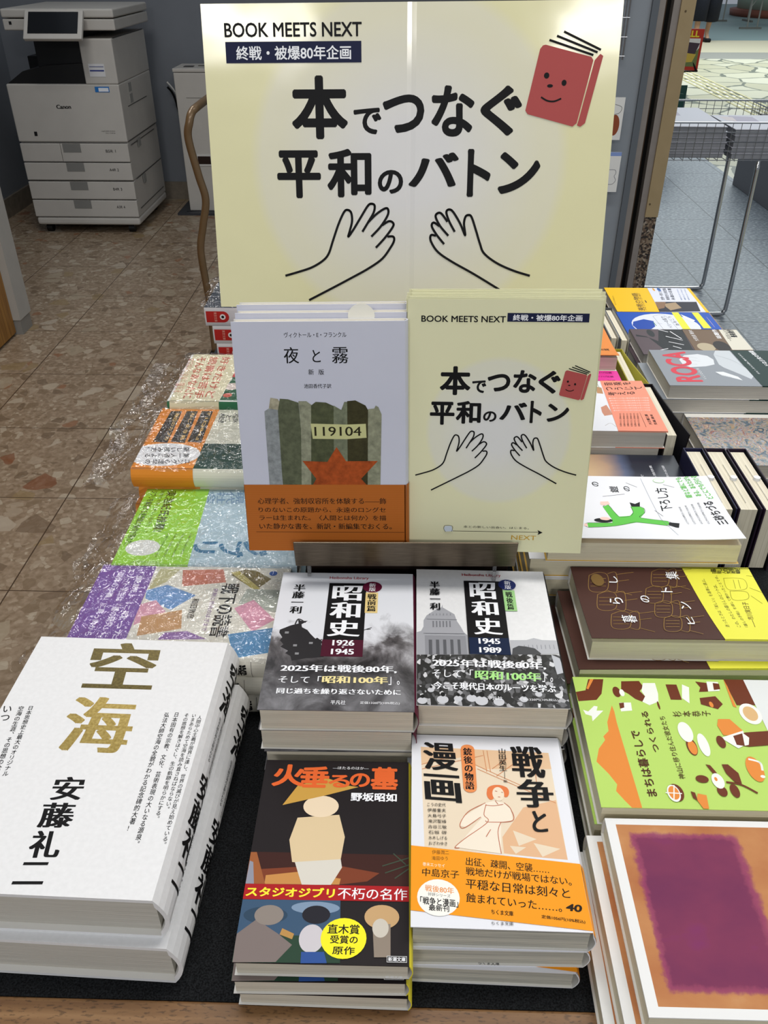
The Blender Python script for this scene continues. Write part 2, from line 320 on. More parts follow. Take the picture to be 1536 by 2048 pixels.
# ------------------------------------------------------------------ lettering
def ring(r, n): return [(r * math.cos(2 * math.pi * i / n), r * math.sin(2 * math.pi * i / n)) for i in range(n)]
STY = {'g': (0, [(0, 0)]), 'b': (0, ring(.018, 6)), 'x': (0, ring(.034, 10)), 'm': (0, [(x, 0) for x in (-.011, 0, .011)]), 'M': (0, [(x, y) for x in (-.036, -.012, .012, .036) for y in (-.006, .006)])}
GL = {}
def glyphs(s, style):
    k = (s, style)
    if k not in GL:
        off, smear = STY[style]
        c = bpy.data.curves.new('lettering', 'FONT'); c.body = s; c.size = 1; c.offset = off; c.resolution_u = 5 if style in 'xM' else 3
        o = bpy.data.objects.new('lettering', c); me = o.to_mesh()
        vs = [(v.co.x, v.co.y) for v in me.vertices]; me.calc_loop_triangles(); tr = [tuple(t.vertices) for t in me.loop_triangles]
        o.to_mesh_clear(); bpy.data.objects.remove(o); bpy.data.curves.remove(c)
        tris = []
        for i, (dx, dy) in enumerate(smear): tris += [[(vs[a][0] + dx, vs[a][1] + dy, i) for a in t] for t in tr]
        GL[k] = tris
    return GL[k]
SMALL = set('、。，,')
def text_tris(s, d, style):
    if d == 'h': return glyphs(s, style)
    out = []
    for i, ch in enumerate(s):
        if ch == ' ': continue
        g = glyphs(ch, style); y = -i * 1.0
        if ch in 'ー—': g = [[(.5 - (q[1] - .36), .38 - (q[0] - .5), q[2]) for q in t] for t in g]
        if ch in SMALL: g = [[(q[0] + .55, q[1] + .55, q[2]) for q in t] for t in g]
        out += [[(q[0], q[1] + y, q[2]) for q in t] for t in g]
    return out

class Page:
    """prints flat artwork on a surface: millimetres, u to the right, v down from the top left corner"""
    def __init__(s, mb, W, H, fn, eps=1.4e-5, split=0):
        s.mb, s.W, s.H, s.fn, s.eps, s.k, s.split = mb, W * 1e3, H * 1e3, fn, eps, 1, split
    def tri(s, t, key, extra=0):
        P = [(q[0], q[1]) for q in t]
        if any(p[0] < 0 or p[0] > s.W or p[1] < 0 or p[1] > s.H for p in P):
            for ax, lim, sg in ((0, 0, 1), (0, s.W, -1), (1, 0, 1), (1, s.H, -1)):
                Q = []
                for i in range(len(P)):
                    a, b = P[i - 1], P[i]; ia, ib = sg * (a[ax] - lim) >= 0, sg * (b[ax] - lim) >= 0
                    if ia != ib:
                        f = (lim - a[ax]) / (b[ax] - a[ax]); Q.append((a[0] + (b[0] - a[0]) * f, a[1] + (b[1] - a[1]) * f))
                    if ib: Q.append(b)
                P = Q
                if len(P) < 3: return
        T = [(P[0], P[i], P[i + 1]) for i in range(1, len(P) - 1)]
        while T:
            t = T.pop()
            if s.split:
                e = [math.dist(t[i], t[(i + 1) % 3]) for i in range(3)]; i = e.index(max(e))
                if e[i] > s.split:
                    a, b, c = t[i], t[(i + 1) % 3], t[(i + 2) % 3]; m = ((a[0] + b[0]) / 2, (a[1] + b[1]) / 2); T += [(a, m, c), (m, b, c)]; continue
            s.mb.face([s.fn(p[0] / 1e3, p[1] / 1e3, s.eps * s.k + extra) for p in t], key, [(p[0] / s.W, 1 - p[1] / s.H) for p in t])
    def poly(s, pts, key):
        for t in tessellate_polygon([[Vector((p[0], p[1], 0)) for p in pts]]): s.tri([pts[i] for i in t], key)
        s.k += 1
    def art(s, items):
        for it in items:
            k = it[0]
            if k == 'R': _, c, a, b, x, y = it; s.poly([(a, b), (x, b), (x, y), (a, y)], c)
            elif k == 'E':
                _, c, a, b, x, y = it; s.poly([((a + x) / 2 + (x - a) / 2 * math.cos(t), (b + y) / 2 + (y - b) / 2 * math.sin(t)) for t in (2 * math.pi * i / 28 for i in range(28))], c)
            elif k == 'P': s.poly(it[2], it[1])
            elif k == 'L':
                _, c, wd, pts = it
                if len(pts) > 2: pts = [(p.x, p.y) for p in spline([(p[0], p[1], 0) for p in pts], 6)]
                for a, b in zip(pts, pts[1:]):
                    d = Vector((b[0] - a[0], b[1] - a[1]))
                    if d.length < 1e-6: continue
                    n = Vector((-d.y, d.x)).normalized() * wd / 2
                    q = [(a[0] + n.x, a[1] + n.y), (b[0] + n.x, b[1] + n.y), (b[0] - n.x, b[1] - n.y), (a[0] - n.x, a[1] - n.y)]
                    s.tri(q[:3], c); s.tri([q[0], q[2], q[3]], c)
                for a in pts[1:-1]:
                    c8 = [(a[0] + wd / 2 * math.cos(t), a[1] + wd / 2 * math.sin(t)) for t in (2 * math.pi * i / 8 for i in range(8))]
                    for i in range(1, 7): s.tri([c8[0], c8[i], c8[i + 1]], c, 3e-6)
                s.k += 1
            elif k == 'T':
                _, c, st, d, sty, u0, v0, ax, ay, bx, by = it
                tr = text_tris(st, d, sty)
                xs = [q[0] for t in tr for q in t]; ys = [q[1] for t in tr for q in t]
                if not xs: continue
                x0, x1, y0, y1 = min(xs), max(xs), min(ys), max(ys); X = max(x1 - x0, 1e-6); Y = max(y1 - y0, 1e-6)
                for t in tr:
                    q = []
                    for a in t:
                        f, g = (a[0] - x0) / X, (y1 - a[1]) / Y; q.append((u0 + ax * f + bx * g, v0 + ay * f + by * g))
                    s.tri(q, c, t[0][2] * 1.2e-6)
                s.k += 1
# printed artwork of every cover, in millimetres from the top left corner of the upright cover
ART = {
 'poster': [
  ('T','#0c0c0e','本','h','x',76.1,56,51,0,0,51.8),
  ('T','#0c0c0e','で','h','x',132,82.1,25.1,0,0,21.8),
  ('T','#0c0c0e','つ','h','x',158.2,71.6,37.4,0,0,31.3),
  ('T','#0c0c0e','な','h','x',201.9,64.5,38.3,0,0,41.6),
  ('T','#0c0c0e','ぐ','h','x',245.6,64.8,36.8,0,0,40.8),
  ('T','#0c0c0e','平','h','x',60.7,116.9,40.5,0,0,41),
  ('T','#0c0c0e','和','h','x',107,115.8,40.9,0,0,41.4),
  ('T','#0c0c0e','の','h','x',153.7,133.7,23.3,0,0,20.4),
  ('T','#0c0c0e','バ','h','x',181.8,119.1,45.9,0,0,29.3),
  ('T','#0c0c0e','ト','h','x',235.5,116.3,21.5,0,0,40.6),
  ('T','#0c0c0e','ン','h','x',263.7,118.9,38.1,0,0,35.6),
  ('T','#0c0c0e','BOOK MEETS NEXT','h','b',19.6,14.6,120.6,0,0,11.3),
  ('R','#171d3d',19.8,29.3,139.7,46),
  ('T','#f2f3f6','終戦・被爆80年企画','h','b',29,32.6,101.6,0,0,11),
  ('L','#0c0c0e',2.1,[(64.4,227.6),(76.7,224.2),(90.3,219.8),(101.3,213.4),(106.8,207),(111,195.6),(116.7,180.5),(122.1,169.9),(125.6,168.2),(128.7,170.7),(129.4,178.1),(127.1,186.8),(125.7,191.8),(130.6,185.5),(137.8,174.4),(144.4,164.5),(147.9,162.8),(150.7,164.5),(149.6,170.7),(144.3,179.3),(139,187.5)]),
  ('L','#0c0c0e',2.1,[(144.3,179.3),(152.2,171.9),(160.1,167),(163.2,167.7),(162.7,173.1),(156.1,183),(147.4,191.8)]),
  ('L','#0c0c0e',2.1,[(157.5,181.8),(164,178.1),(168,179.8),(167.4,183.5),(160.1,193),(151.6,201.8)]),
  ('L','#0c0c0e',2.1,[(162.7,191.8),(168,191.8),(168.8,195.5),(165.4,201.8),(157.4,212),(144,221),(127.8,229.6),(111.4,238),(86.6,250.4)]),
  ('L','#0c0c0e',2.1,[(298,227.1),(282.4,222.5),(266.2,215.6),(253.9,206.8),(249.6,198),(245.2,185.5),(240.9,174.4),(237.8,172.7),(235.2,174.4),(234.1,180.5),(235.5,190.5),(230.7,180.5),(223.9,170.2),(220,167.8),(217.4,170.2),(220.2,178.1),(225.7,187.5)]),
  ('L','#0c0c0e',2.1,[(218.7,178.6),(212.8,171.4),(209.1,171.2),(207.6,174.4),(212,182.5),(219.8,191)]),
  ('L','#0c0c0e',2.1,[(211.2,182.5),(205.9,179.3),(204.1,182.5),(208.7,190),(216,198.5)]),
  ('L','#0c0c0e',2.1,[(208,191),(203.5,190.5),(203.6,196),(210.4,205.6),(223.8,214.4),(245.4,225.9),(270,240.1)]),
  ('P','#b0504e',[(300,33.5),(340.1,43.1),(342,45.7),(331.5,95.5),(328,98.2),(287.6,88),(285.4,85.1),(295.4,36.7),(297.6,34)]),
  ('P','#b0504e',[(347.6,40.8),(350.2,42.5),(338.9,95.5),(335,98.4),(331.9,97.3),(333,93.2),(343.2,45.7)]),
  ('L','#0c0c0e',1.8,[(302.9,29.9),(341.7,41.8)]),
  ('L','#0c0c0e',1.8,[(309.2,26.8),(345.1,39.7)]),
  ('L','#0c0c0e',1.8,[(315,23.6),(347.8,37.8)]),
  ('E','#0c0c0e',300,55,304.7,59.8),
  ('E','#0c0c0e',315.8,60.8,320.1,65.6),
  ('E','#0c0c0e',303.3,64.2,308.4,66.9),
  ('L','#0c0c0e',1.4,[(298.6,74.4),(304.2,77.3),(310.4,77.8),(316.4,75.6)]),
 ],
 'flyer': [
  ('T','#0c0c0e','本','h','x',25.8,51.5,24.4,0,0,23.2),
  ('T','#0c0c0e','で','h','x',51.4,62.5,11.2,0,0,10.2),
  ('T','#0c0c0e','つ','h','x',63.3,57.2,18,0,0,14.1),
  ('T','#0c0c0e','な','h','x',83.5,53.9,18.2,0,0,18.2),
  ('T','#0c0c0e','ぐ','h','x',103.2,54.1,17.2,0,0,18.3),
  ('T','#0c0c0e','平','h','x',18.4,80.2,19.8,0,0,19.1),
  ('T','#0c0c0e','和','h','x',39.2,79.3,20.1,0,0,18.8),
  ('T','#0c0c0e','の','h','x',61.1,87.4,10.7,0,0,8.7),
  ('T','#0c0c0e','バ','h','x',73.9,79.9,21.8,0,0,14.5),
  ('T','#0c0c0e','ト','h','x',98.1,78.3,9.4,0,0,18.3),
  ('T','#0c0c0e','ン','h','x',111.5,80.4,17.4,0,0,14.9),
  ('T','#0c0c0e','BOOK MEETS NEXT','h','b',10.5,12.4,64.8,0,0,4.9),
  ('R','#171d3d',76.4,10,138.3,16.6),
  ('T','#f2f3f6','終戦・被爆80年企画','h','b',80.6,11.1,52.5,0,0,4.7),
  ('L','#0c0c0e',1.1,[(7.3,142.8),(14.2,140.7),(21.7,138),(27.7,134.2),(30.7,130.4),(32.7,123.7),(35.5,114.9),(38.3,108.6),(40.2,107.6),(42.1,109),(42.6,113.3),(41.6,118.4),(40.9,121.3),(43.5,117.6),(47.3,111),(50.9,105.2),(52.7,104.2),(54.4,105.1),(54,108.7),(51.2,113.8),(48.4,118.7)]),
  ('L','#0c0c0e',1.1,[(51.2,113.8),(55.5,109.4),(59.8,106.5),(61.6,106.9),(61.4,110),(58,115.9),(53.2,121.1)]),
  ('L','#0c0c0e',1.1,[(58.7,115.2),(62.3,112.9),(64.6,113.9),(64.4,116.1),(60.4,121.7),(55.8,126.9)]),
  ('L','#0c0c0e',1.1,[(61.9,120.9),(64.9,120.8),(65.4,123),(63.6,126.7),(59.4,132.7),(52,138.1),(43.1,143.2),(34.1,148.2),(20.5,155.7)]),
  ('L','#0c0c0e',1.1,[(138.8,139.8),(129.9,137.4),(120.7,133.6),(113.7,128.6),(111.1,123.5),(108.4,116.3),(105.8,109.9),(104,108.9),(102.5,109.9),(102,113.6),(103,119.3),(100.1,113.6),(96.1,107.6),(93.8,106.2),(92.4,107.7),(94.1,112.3),(97.4,117.7)]),
  ('L','#0c0c0e',1.1,[(93.3,112.6),(89.8,108.5),(87.7,108.4),(86.9,110.3),(89.6,115),(94.1,119.8)]),
  ('L','#0c0c0e',1.1,[(89.1,115),(86.1,113.2),(85.1,115.1),(87.9,119.4),(92.2,124.2)]),
  ('L','#0c0c0e',1.1,[(87.5,119.9),(84.9,119.7),(85.1,122.9),(89.1,128.4),(96.9,133.4),(109.2,139.8),(123.3,147.6)]),
  ('P','#b0504e',[(125,53.6),(139.8,56.9),(140.5,57.8),(136.7,76.2),(135.4,77.2),(120.7,73.8),(119.9,72.7),(123.3,54.8),(124.1,53.8)]),
  ('P','#b0504e',[(142.6,55.9),(143.5,56.6),(139.4,76.1),(137.9,77.2),(136.8,76.8),(137.2,75.3),(140.9,57.8)]),
  ('L','#0c0c0e',0.8,[(126,52.2),(140.4,56.4)]),
  ('L','#0c0c0e',0.8,[(128.3,51),(141.6,55.6)]),
  ('L','#0c0c0e',0.8,[(130.5,49.8),(142.6,54.8)]),
  ('E','#0c0c0e',125.1,61.6,126.8,63.3),
  ('E','#0c0c0e',130.9,63.6,132.5,65.4),
  ('E','#0c0c0e',126.3,65,128.2,65.9),
  ('L','#0c0c0e',0.6,[(124.6,68.7),(126.7,69.8),(129,69.9),(131.1,69)]),
  ('T','#3a3a38','本との新しい出会い、はじまる。','h','g',48.6,186.8,54.9,0,0,2.1),
  ('L','#0c0c0e',0.4,[(38.7,192.1),(112.1,191.3)]),
  ('P','#0c0c0e',[(110.7,189.3),(115.1,191.5),(111,193.7),(111.8,191.5)]),
  ('P','#c9d3dc',[(33.1,187.6),(38.5,187.4),(39.7,192.3),(33.2,192.9),(32,190.3)]),
  ('L','#0c0c0e',0.3,[(38.7,192.7),(39.2,187.8),(33.1,187.2),(32.1,190.3),(33.6,193)]),
  ('T','#c39a2c','NEXT','h','g',89.2,194.6,20.7,0,0,4),
 ],
 'yoru': [
  ('T','#0c0c0e','ヴィクトール・E・フランクル','h','m',40.7,8.1,48.3,0,0,4.2),
  ('T','#0c0c0e','夜','h','m',39.5,19.6,11.9,0,0,12.7),
  ('T','#0c0c0e','と','h','m',61.9,21.8,6.4,0,0,9.7),
  ('T','#0c0c0e','霧','h','m',77.1,19.8,12.9,0,0,12.7),
  ('T','#0c0c0e','新','h','m',58.1,37,4.4,0,0,4.4),
  ('T','#0c0c0e','版','h','m',66.1,37.1,4.4,0,0,4.3),
  ('T','#0c0c0e','池田香代子訳','h','m',54.2,48.6,21.6,0,0,3.6),
  ('P','w#8d9293',[(21.3,70.9),(25,68.5),(35.1,67.3),(31.8,134),(21.2,134)]),
  ('P','w#a39d86',[(25,68.5),(26.8,59.7),(32.6,60.7),(35.2,64.9),(35.5,70.3)]),
  ('P','w#595e48',[(32.2,70.3),(34.3,60.5),(40.8,61),(49,63.8),(49.9,87.4),(48,134),(32.2,134)]),
  ('P','w#8f917a',[(49.1,62.6),(55.3,62.6),(60.1,66.2),(59.1,93.6),(57.2,134),(48,134),(49.9,87.4)]),
  ('P','w#4c5138',[(55.9,134),(59,66.2),(62.8,63.2),(71,63.8),(77.3,66.8),(75.6,134)]),
  ('P','w#747a63',[(74.8,134),(77,66.2),(83,69.9),(85.6,63.3),(89.7,63.3),(86.9,134)]),
  ('P','w#3b3820',[(86.3,134),(87.9,62.7),(94.4,62.1),(102.4,66.3),(104.6,70.5),(103,134)]),
  ('P','w#8b8d76',[(102.7,134),(104.4,69.3),(109.3,68.8),(110.5,66.4),(112.6,67.6),(115.1,73.6),(113.2,134)]),
  ('P','#c6c68e',[(57.9,81.1),(86.7,82),(102.3,81.4),(102.7,93.1),(86.4,94.3),(59.1,93.9)]),
  ('T','#2a2613','119104','h','m',60.7,83.8,37.9,0,0,7.7),
  ('P','w#a34a1c',[(78.1,100.9),(85.5,113.1),(111.5,112.9),(97.4,128.4),(102.1,134),(57.2,134),(60.4,128.4),(49.7,112.8),(70.1,113.7)]),
 ],
 'yoru_band': [
  ('T','#20150d','心理学者、強制収容所を体験する——飾','h','m',10.3,145.4,107.5,0,0,5.5),
  ('T','#20150d','りのないこの原題から、永遠のロングセ','h','m',10.5,153.8,106.7,0,0,4.7),
  ('T','#20150d','ラーは生まれた。〈人間とは何か〉を描','h','m',10.6,161,107,0,0,4.8),
  ('T','#20150d','いた静かな書を、新訳・新編集でおくる。','h','m',10.1,168.5,112.1,0,0,5.4),
  ('L','#20150d',0.3,[(7,176.5),(132.7,176.6)]),
 ],
 'showa1': [
  ('P','#2b2a2c',[(19.1,60.4),(21.8,62.9),(27.5,62.8),(22.7,67.1),(23.5,70.6),(28.1,73.7),(30.9,78.1),(35.1,83.4),(40.1,87.4),(43.7,104.3),(29.8,105.9),(19.3,108.6),(17.8,103.6),(13.3,100.4),(15.3,97.8),(8.8,93.3),(10.8,90.6),(7.5,86),(8.9,82.6),(5.9,77.2),(5.9,73.8),(13.8,68.7),(20.2,66.1)]),
  ('R','#8a8a8c',10.4,75.8,13.5,78.2),
  ('R','#8a8a8c',18.6,90.5,21.6,92.8),
  ('R','#8a8a8c',21,99.6,24,101.9),
  ('R','#8a8a8c',30.8,87.6,33.8,89.9),
  ('L','#3a393b',1.2,[(17.5,67.2),(19.7,60.8),(25.8,65)]),
  ('L','#3b3a3c',0.8,[(73.2,73.1),(79.7,69.9)]),
  ('L','#3b3a3c',0.8,[(75.6,72.3),(78.8,71.9)]),
  ('L','#2b2a2c',1,[(40.8,84.7),(35.4,87.5)]),
  ('L','#2b2a2c',2.2,[(36,83.4),(43,90)]),
  ('R','#151416',41.5,14,73.6,103.5),
  ('R','#4a1428',41,84.7,73.6,103.5),
  ('T','#f2f3f6','昭','h','M',44.8,17.4,25.5,0,0,19.6),
  ('T','#f2f3f6','和','h','M',44.4,39,25.4,0,0,20.1),
  ('T','#f2f3f6','史','h','M',44.1,61.7,26.2,0,0,19),
  ('T','#a92a35','Heibonsha Library','h','m',41.2,5,33.8,0,0,4.6),
  ('T','#0c0c0e','半藤一利','v','M',11.1,16.5,10.5,0,0,37.5),
  ('E','#5e1430',70.4,11.6,86.8,26),
  ('T','#f2f3f6','新版','v','m',75.7,13.6,5.8,0,0,10.9),
  ('R','#e3c987',73.2,26.2,83.7,52.3),
  ('T','#0c0c0e','戦前篇','v','M',74.7,28.1,7.8,0,0,22.3),
  ('T','#f2f3f6','1926','h','M',49.2,85.2,17.4,0,0,6.3),
  ('T','#f2f3f6','1945','h','M',48.8,95.1,17.9,0,0,6.2),
  ('P','#f2f3f6',[(56.6,92.6),(58.9,92.6),(57.8,94.2)]),
  ('T','#f2f3f6','2025年は戦後80年,','h','M',11.9,112.8,88.3,0,0,7.9),
  ('T','#f2f3f6','そして「','h','m',11.8,124.9,32,0,0,7.2),
  ('T','#f0e0a0','昭和100年','h','M',44.3,124.3,49.4,0,0,7.6),
  ('T','#f2f3f6','」。','h','m',94.1,124.5,8.3,0,0,8.4),
  ('T','#f2f3f6','同じ過ちを繰り返さないために','h','M',11.7,137.4,91.6,0,0,5.6),
  ('T','#f2f3f6','平凡社','h','m',52.4,148.8,10.9,0,0,4.1),
  ('T','#f2f3f6','定価1320円(10%税込)','h','g',73.8,149.5,28.7,0,0,3),
 ],
 'showa2': [
  ('P','#a2a3a8',[(21.9,46.9),(21.8,50.8),(31.3,59.1),(33,67.4),(35.8,74),(38,80.6),(40.8,84.1),(41.1,106.6),(0.2,107.9),(0.2,81.8),(3.7,80.2),(5.7,75),(5.8,67.5),(8.3,61.3),(17.2,52.5),(20.8,50.8)]),
  ('P','#8c8d92',[(6.6,85.2),(39.2,84.9),(39.6,106.7),(6.9,107.7)]),
  ('R','#5b5c60',9.7,90.2,12.4,106.9),
  ('R','#5b5c60',15.4,90,18,106.7),
  ('R','#5b5c60',21.1,89.8,23.6,106.5),
  ('R','#5b5c60',26.8,89.6,29.2,106.3),
  ('R','#5b5c60',32.5,89.4,34.7,106.1),
  ('R','#77787d',13,68,14.3,75.5),
  ('R','#77787d',15.8,67.9,17,75.4),
  ('R','#77787d',18.5,67.8,19.7,75.3),
  ('R','#77787d',21.2,67.8,22.4,75.2),
  ('R','#77787d',23.9,67.7,25.1,75.1),
  ('R','#77787d',26.7,67.6,27.8,75),
  ('R','#8a8b90',10.4,59,11.2,61.2),
  ('R','#8a8b90',13.3,58.9,14,61.1),
  ('R','#8a8b90',16.1,58.8,16.9,61.1),
  ('R','#8a8b90',19,58.7,19.8,61),
  ('R','#8a8b90',21.8,58.6,22.6,60.9),
  ('R','#8a8b90',24.7,58.5,25.5,60.8),
  ('R','#8a8b90',27.6,58.4,28.3,60.7),
  ('L','#77787d',0.6,[(5.7,83.1),(38.4,82.7)]),
  ('L','#85868b',0.5,[(8.3,65.9),(33.1,65.9)]),
  ('P','#b5b6ba',[(74.1,89.1),(87.1,88.6),(93.3,86),(99.9,88.2),(113.1,88.2),(112.4,102.9),(73.8,105.5)]),
  ('R','#909197',84.6,94.1,85.2,99),
  ('R','#909197',87.9,94,88.5,98.9),
  ('R','#909197',91.2,93.9,91.8,98.8),
  ('R','#909197',94.5,93.8,95.1,98.7),
  ('R','#909197',97.8,93.7,98.4,98.5),
  ('R','#909197',101.1,93.6,101.7,98.4),
  ('R','#909197',104.5,93.5,105,98.3),
  ('R','#909197',107.8,93.3,108.3,98.2),
  ('P','#4b4c4e',[(74.2,106.2),(75.4,98.6),(80.5,95.4),(86.3,96.1),(92.8,98),(97,103.4),(95.6,106.9),(74.1,107.6)]),
  ('P','crowd',[(0.2,107.9),(112.2,104.3),(112.7,160.1),(0.2,159.6)]),
  ('P','#b9bbc0',[(104.7,104.5),(110.7,108.4),(112.3,123.6),(106.4,125.8)]),
  ('E','#c5c6ca',14.9,150.1,23.4,157.8),
  ('E','#191919',17.7,146.7,21.2,151),
  ('E','#c5c6ca',36.7,148.5,44.3,155.6),
  ('E','#191919',39.4,145.4,42.4,149.3),
  ('E','#c5c6ca',0.6,152.4,7.8,158.8),
  ('E','#191919',2.9,149.6,5.9,153.1),
  ('E','#c5c6ca',42.8,149.8,52.3,158.8),
  ('E','#191919',46.2,145.8,50,150.9),
  ('E','#c5c6ca',56.1,151.2,64.1,158.9),
  ('E','#191919',59.1,147.8,62.3,152.1),
  ('E','#c5c6ca',27.4,150,33.6,155.8),
  ('E','#191919',29.5,147.5,32,150.7),
  ('E','#c5c6ca',75.5,149.1,81.4,154.9),
  ('E','#191919',77.8,146.5,80.1,149.7),
  ('E','#c5c6ca',87.3,144.1,92.5,149.3),
  ('E','#191919',89.4,141.8,91.4,144.7),
  ('E','#c5c6ca',8.2,142.6,13.2,147.2),
  ('E','#191919',9.8,140.6,11.9,143.1),
  ('R','#151416',40.9,15.8,73.5,106.2),
  ('R','#15233f',41.6,87.3,73.5,106.2),
  ('T','#f2f3f6','昭','h','M',45.3,17.7,22.4,0,0,22.1),
  ('T','#f2f3f6','和','h','M',45.4,42.4,22.6,0,0,18.2),
  ('T','#f2f3f6','史','h','M',46.3,63.9,23.1,0,0,19.6),
  ('T','#a92a35','Heibonsha Library','h','m',39.8,5.9,33.8,0,0,4.3),
  ('T','#0c0c0e','半藤一利','v','M',11.1,17.7,9.1,0,0,37.1),
  ('E','#1a2560',70.4,13.2,85.5,27.3),
  ('T','#f2f3f6','新版','v','m',75.6,14.7,5.6,0,0,11.3),
  ('R','#9ccb86',73.5,27.7,83.5,54.3),
  ('T','#0c0c0e','戦後篇','v','M',75.4,29.8,5.9,0,0,23),
  ('T','#f2f3f6','1945','h','M',49.1,88.2,17.1,0,0,6.2),
  ('T','#f2f3f6','1989','h','M',49.1,98.3,17.3,0,0,6.1),
  ('P','#f2f3f6',[(56.2,95.7),(58.7,95.6),(57.3,97.5)]),
  ('T','#f2f3f6','2025年は戦後80年,','h','M',12.3,112.3,86.9,0.5,-0.5,8.7),
  ('T','#f2f3f6','そして「','h','m',12.2,123.4,31,-0.1,-0.5,8.3),
  ('T','#a9e089','昭和100年','h','M',44.4,123.6,49.8,1,-0.7,9.6),
  ('T','#f2f3f6','」。','h','m',95.3,124.8,7.9,0.2,-1.2,9.7),
  ('T','#f2f3f6','今こそ現代日本のルーツを学ぶ','h','M',12.7,136.5,90.7,1.1,-0.3,7.5),
  ('T','#f2f3f6','平凡社','h','m',51.9,150.1,11,0,0,3.7),
  ('T','#f2f3f6','定価1320円(10%税込)','h','g',74.5,151.2,28.9,0,0,2.8),
 ],
 'hotaru': [
  ('P','#3a1a14',[(-0.1,75.3),(104.9,75.5),(105,97.1),(-0.3,98)]),
  ('P','#7a3a20',[(8.8,87.6),(55.5,83.6),(85.5,88.9),(77.7,94.8),(58.3,97.6),(0.1,98)]),
  ('P','#c48a4a',[(12.2,91.9),(32.5,89.1),(60.7,93.3),(60,97.4),(12.1,98)]),
  ('P','#9a5a30',[(-0.1,75.6),(3.9,75.5),(12.6,98),(-0.2,98)]),
  ('P','#8d8f9c',[(0.3,81.8),(2.7,82.8),(5.4,98),(0,98)]),
  ('P','#d9c29a',[(28.1,48.7),(56.6,45.8),(61.5,63),(59.8,79.5),(44.6,83.9),(28.1,82.2),(24.4,65.9)]),
  ('P','#d5d0c4',[(29.9,82.2),(59.8,79.5),(61,85.5),(54.7,97.7),(36.1,98.1),(32.5,89.1)]),
  ('E','#e8d3b4',31.1,30.5,55.8,48),
  ('P','#c79a45',[(16.4,38.8),(25.3,22.4),(44.5,14.8),(61.9,21.6),(68.9,22.6),(45.8,30.2)]),
  ('L','#3c4a3a',0.8,[(87.2,83.9),(104.9,77.5)]),
  ('L','#3c4a3a',0.8,[(89.1,88.8),(104.9,82.5)]),
  ('L','#3c4a3a',0.8,[(94.3,74.7),(102.6,82.6)]),
  ('L','#3c4a3a',0.8,[(95.4,92.5),(104.4,85.5)]),
  ('T','#e0642c','火','h','x',6.3,3.9,23.5,0,0,19.2),
  ('T','#e0642c','垂','h','x',26.5,5.3,20.9,0,0,18.6),
  ('T','#e0642c','る','h','x',46.9,12.5,15.6,0,0,10.9),
  ('T','#e0642c','の','h','x',62.3,10.7,14.5,0,0,12),
  ('T','#e0642c','墓','h','x',77.2,4.8,19.8,0,0,19.6),
  ('T','#f2f3f6','—ほたるのはか—','h','g',49.3,5.1,26.2,0,0,2.4),
  ('T','#f2f3f6','野坂昭如','h','x',63.7,27.4,32.5,0,0,7.2),
  ('P','#a8151b',[(-0.3,98.2),(104.9,97.8),(104.9,108.1),(-0.4,108.6)]),
  ('T','#f6e53a','スタジオジブリ','h','x',1.3,100,56.3,0,0,6.6),
  ('T','#f2f3f6','不朽の名作','h','m',59.5,99.5,43.9,0,0,7.7),
  ('P','#38536e',[(-0.5,108.8),(61.5,108.3),(63.8,147.2),(-0.5,148.1)]),
  ('P','#24402f',[(-1,131),(62.8,131.3),(63.8,147.2),(-0.5,148.1)]),
  ('E','#7d93ab',31.2,109.4,61.4,117.4),
  ('E','#2b4358',2.1,113.3,29.5,124.3),
  ('P','#7b6f6b',[(0.3,148.1),(-0.1,131),(11.1,121.2),(16.8,125.4),(25.1,130.4),(34.3,137),(25.7,147.4)]),
  ('E','#8a8078',8.9,112.2,27,125.2),
  ('E','#c9c4c8',38,124.1,53.1,141.6),
  ('E','#1d1d26',38.4,112,55.8,123.7),
  ('P','#b58a4c',[(27.2,126.9),(34.8,130.2),(33.9,133.6),(26,130.8)]),
  ('P','#2b4f91',[(40.2,141.1),(53.8,140.8),(56,147.4),(40.5,147.8)]),
  ('E','#c4a071',77,110.7,98.5,126.2),
  ('P','#8d8072',[(82.2,123.1),(93.2,122.9),(93.5,143.2),(83.7,143.4)]),
  ('E','#c9c2b5',82.1,119.6,92.1,131.5),
  ('E','#f5ea25',51.1,119.7,78.8,144.8),
  ('T','#0c0c0e','直木賞','h','b',54.8,123.7,19.6,0,0,6.1),
  ('T','#0c0c0e','受賞の','h','b',56.9,130.6,16.7,0,0,5.1),
  ('T','#0c0c0e','原作','h','b',58.7,137.3,13.4,0,0,4.9),
  ('R','#d8d8d8',91.3,142.4,103.2,146.2),
  ('R','#17120f',91.6,142.7,102.9,145.9),
  ('T','#f2f3f6','新潮文庫','h','b',92.1,143,10.3,0,0,2.6),
 ],
 'manga': [
  ('P','#e6d5bb',[(6.6,11.4),(99.9,14),(101.1,100.5),(8.8,94.6)]),
  ('P','#e3c09a',[(6.6,11.4),(99.9,14),(100.2,28.4),(51.3,30),(36.8,19.9),(7.1,27.5)]),
  ('P','#e0b48c',[(60.4,85),(76.6,61.5),(99.8,54.7),(101.1,100.5),(79.4,99.1),(60.4,97)]),
  ('P','#e6d5bb',[(67.8,79.7),(82.8,85.9),(70.6,91.3)]),
  ('P','#e6d5bb',[(80.5,88.8),(97.5,92.6),(85.1,98.9)]),
  ('P','#e6d5bb',[(64.7,91.5),(75.3,92.2),(68,97.3)]),
  ('L','#cf8a5c',0.5,[(52.3,13.3),(53.7,32.5)]),
  ('L','#cf8a5c',0.5,[(55.1,13.5),(56.4,32.7)]),
  ('L','#cf8a5c',0.5,[(45.1,26.2),(85.2,47.9)]),
